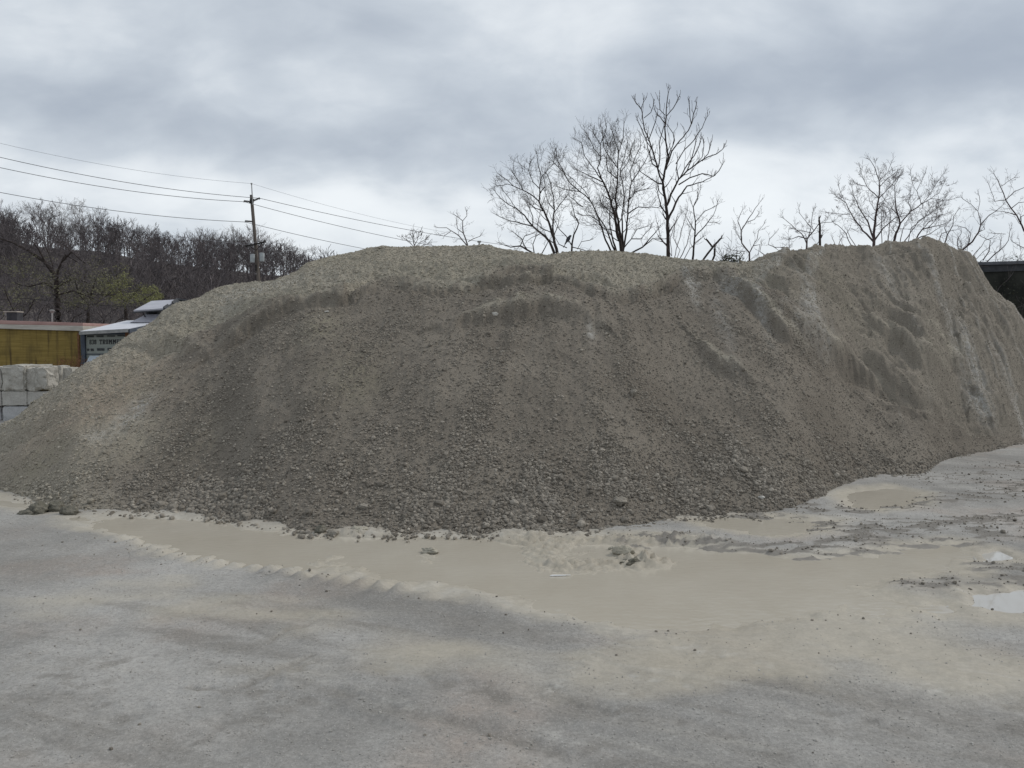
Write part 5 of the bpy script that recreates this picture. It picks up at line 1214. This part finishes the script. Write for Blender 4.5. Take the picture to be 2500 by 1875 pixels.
# ------------------------------------------------------------------ utility pole and wires
M_POLE = simple_mat("weathered_pole_wood", (.09, .075, .066), (.165, .145, .128), 3, .9, .15, stretch=(3, 3, .3))
M_INS = simple_mat("brown_insulator", (.030, .024, .022), (.055, .045, .040), 20, .45, .5)
M_XARM = simple_mat("dark_crossarm", (.022, .020, .020), (.04, .036, .034), 10, .8, .2)
M_CAN = simple_mat("transformer_grey", (.33, .36, .37), (.42, .45, .46), 3, .5, .4)
PD = 78.0
Q = lambda px, py, dy=0.0: at(px, py, PD + dy)
bt = Q(634, 705); ft = Vector((bt.x + (bt.x - Q(615, 478).x) / (Q(615, 478).z - bt.z) * bt.z, PD, -.3))
pole = empty("utility_pole", (ft.x, PD, 0), "leaning wooden utility pole with transformers standing in front of the wooded hill", "utility pole"); PB = tuple(pole.location)
tp = Q(613.5, 476)
w = MB(); w.tube([ft, ft.lerp(tp, .35), ft.lerp(tp, .7), tp], [.21, .19, .165, .15], 10); w.build("shaft", M_POLE, pole, True, base=PB)
w = MB(); w.tube([Q(617, 500, -.2), Q(614.2, 449, -.2)], [.06, .045], 6); w.tube([Q(614.2, 450, -.2), Q(613.9, 447, -.2)], [.09, .09], 6); w.build("ground_wire_mast", M_STEEL, pole, True, base=PB)
w = MB(); w.tube([Q(613.6, 497), Q(615.6, 485)], .21, 10); w.build("bracket_band", M_XARM, pole, True, base=PB)
def insulator(A, B):
    mb = MB(); n = 15; pts = [A.lerp(B, q / n) for q in range(n + 1)]; mb.tube(pts, [.055 + (.05 if q % 2 else 0) for q in range(n + 1)], 8)
    mb.tube([B, B + Vector((0, 0, -.16))], .03, 5); mb.build("insulator", M_INS, pole, True, base=PB)
insulator(Q(611, 492.5, -.15), Q(595.5, 490.5, -.3)); insulator(Q(619, 490, .2), Q(634, 483.5, .5)); insulator(Q(616, 541, -.15), Q(598.5, 539.5, -.3))
w = MB(); A, B = Q(600, 601.5, -.26), Q(649.5, 590, -.20)
d = (B - A).normalized(); up = Vector((0, 0, 1)); 
w.hexa([A + Vector((0, -.06, -.07)), B + Vector((0, -.06, -.07)), B + Vector((0, .06, -.07)), A + Vector((0, .06, -.07)), A + Vector((0, -.06, .07)), B + Vector((0, -.06, .07)), B + Vector((0, .06, .07)), A + Vector((0, .06, .07))]); w.build("crossarm", M_XARM, pole, base=PB)
for X0, Y0 in ((609, 601), (639, 594)):
    w = MB(); w.tube([Q(X0, Y0, -.3), Q(625.5, 611, -.24)], .03, 5); w.build("brace", M_XARM, pole, True, base=PB)
for X0, Y0, h_ in ((646.5, 586.5, .12), (641, 598, .09), (603, 598, .1)):
    w = MB(); q = Q(X0, Y0, -.22); w.tube([q - Vector((0, 0, h_)), q, q + Vector((0, 0, .06))], [.03, .08, .05], 7); w.build("pin_insulator", M_INS, pole, True, base=PB)
for X0, Y0, Y1 in ((616.5, 622, 641), (639.5, 619, 638.5)):
    tcan = MB(); A, B = Q(X0, Y1, -.25), Q(X0, Y0, -.25); tcan.tube([A, A + Vector((0, 0, .04)), B], [.20, .235, .235], 14)
    o = tcan.build("transformer", M_CAN, pole, True, base=PB)
    w = MB(); w.tube([B, B + Vector((0, 0, .03)), B + Vector((0, 0, .07))], [.265, .265, .12], 14); w.build("lid", M_CAN, o, True, base=PB)
    w = MB(); w.tube([B + Vector((.05, 0, .05)), B + Vector((.06, 0, .30))], [.05, .03], 6); w.build("bushing", M_INS, o, True, base=PB)
w = MB(); q = Q(626, 655, -.24); w.box(q.x - .12, q.x + .03, q.y - .06, q.y + .06, q.z - .25, q.z + .35); w.build("meter_box", M_XARM, pole, base=PB)
M_WIRE = simple_mat("wire", (.10, .10, .11), (.14, .14, .15), 3, .6, .3)
M_WIRE_L = simple_mat("thin_wire", (.26, .27, .29), (.32, .33, .35), 3, .6, .3)
def wire(pl_, rad, label, mat=M_WIRE):
    pts = []
    for A, B, sag in pl_:
        n = 24
        for q in range(n + 1):
            t = q / n; v = A.lerp(B, t); v = v - Vector((0, 0, sag * 4 * t * (1 - t))); 
            if not pts or (v - pts[-1]).length > .01: pts.append(v)
    mb = MB(); mb.tube(pts, rad, 5, False); c = pts[len(pts) // 2]
    o = mb.build("power_line", mat, None, True, base=tuple(c)); o.location = c
    return tag(o, label, "power line", "power lines on the leaning pole")
LY, RY = -16.0, 26.0
wire([(at(-300, 306, PD + LY), Q(634, 484, .5), .9), (Q(634, 484, .5), at(1300, 606, PD + RY), .5)], .026, "highest thick power line, fixed to the insulator on the pole's right side")
wire([(at(-300, 335, PD + LY), Q(595.5, 492.5, -.3), .9), (Q(595.5, 492.5, -.3), at(1200, 622, PD + RY), .5)], .026, "second thick power line, fixed to the upper left insulator")
wire([(at(-300, 405, PD + LY), Q(598.5, 542, -.3), .8), (Q(598.5, 542, -.3), at(1100, 640, PD + RY), .4)], .026, "third thick power line, fixed to the single lower insulator")
wire([(at(-300, 270, PD + LY), Q(614, 448, -.2), .9), (Q(614, 448, -.2), at(1150, 577, PD + RY), .5)], .013, "faint thin wire running over the very top of the pole", M_WIRE_L)
wire([(at(-300, 452, PD + LY), Q(603, 597, -.22), .4), (Q(603, 597, -.22), Q(646.5, 585, -.22), .0), (Q(646.5, 585, -.22), at(900, 640, PD + RY), .3)], .016, "low pale wire passing the treetops to the pole's crossarm", M_WIRE_L)
wire([(at(-300, 735, 50), at(60, 728, 50), .1), (at(60, 728, 50), at(420, 752, 50), .12)], .014, "low dark cable crossing in front of the budding trees", M_XARM)
# thin post and wires on the crest
q = at(1170, 588, 19.0)
po = empty("thin_post", (q.x, q.y, 3.2), "thin grey post standing on the crest beside the pale sapling", "post")
w = MB(); w.tube([(q.x, q.y, 3.2), tuple(q)], .022, 6); w.build("shaft", M_STEEL, po, True, base=tuple(po.location))
w = MB(); w.box(q.x - .045, q.x + .045, q.y - .02, q.y + .02, q.z - .04, q.z); w.build("cap", M_STEEL, po, base=tuple(po.location))

# ------------------------------------------------------------------ the bird
def bird(px, py, D):
    c = at(px, py, D); sp = [(-.16, .02, .012), (-.12, .02, .020), (-.07, .028, .026), (-.02, .045, .050), (.03, .055, .054), (.07, .048, .044), (.095, .036, .033), (.12, .034, .036), (.145, .028, .028), (.162, .012, .014), (.185, .004, .004)]
    ax = Vector((-.35, 0, 1)).normalized() * -1; V = []
    pts = []; ang = R(58)
    mb = MB()
    for s, rx, rz in sp: pts.append(Vector((-.02 + s * math.cos(ang) * (1 if s < .1 else 1.15), 0, s * math.sin(ang) - (max(0, s - .12) * .7))))
    mb.tube(pts, [(a + b) / 2 for _, a, b in sp], 12)
    mb.hexa([(pts[0].x - .05, -.02, pts[0].z - .09), (pts[0].x - .03, -.02, pts[0].z - .09), (pts[0].x - .03, .02, pts[0].z - .09), (pts[0].x - .05, .02, pts[0].z - .09), (pts[1].x - .01, -.016, pts[1].z), (pts[1].x + .012, -.016, pts[1].z), (pts[1].x + .012, .016, pts[1].z), (pts[1].x - .01, .016, pts[1].z)])
    for sy in (-.02, .02): mb.tube([pts[3] + Vector((.02, sy, -.02)), pts[3] + Vector((.03, sy, -.07))], .006, 4)
    e = mb.build("bird", M_DARK, None, True); e.location = c
    return tag(e, "small dark bird perched upright on a crooked sapling twig behind the crest", "bird")
bird(1388, 585, 22.5)
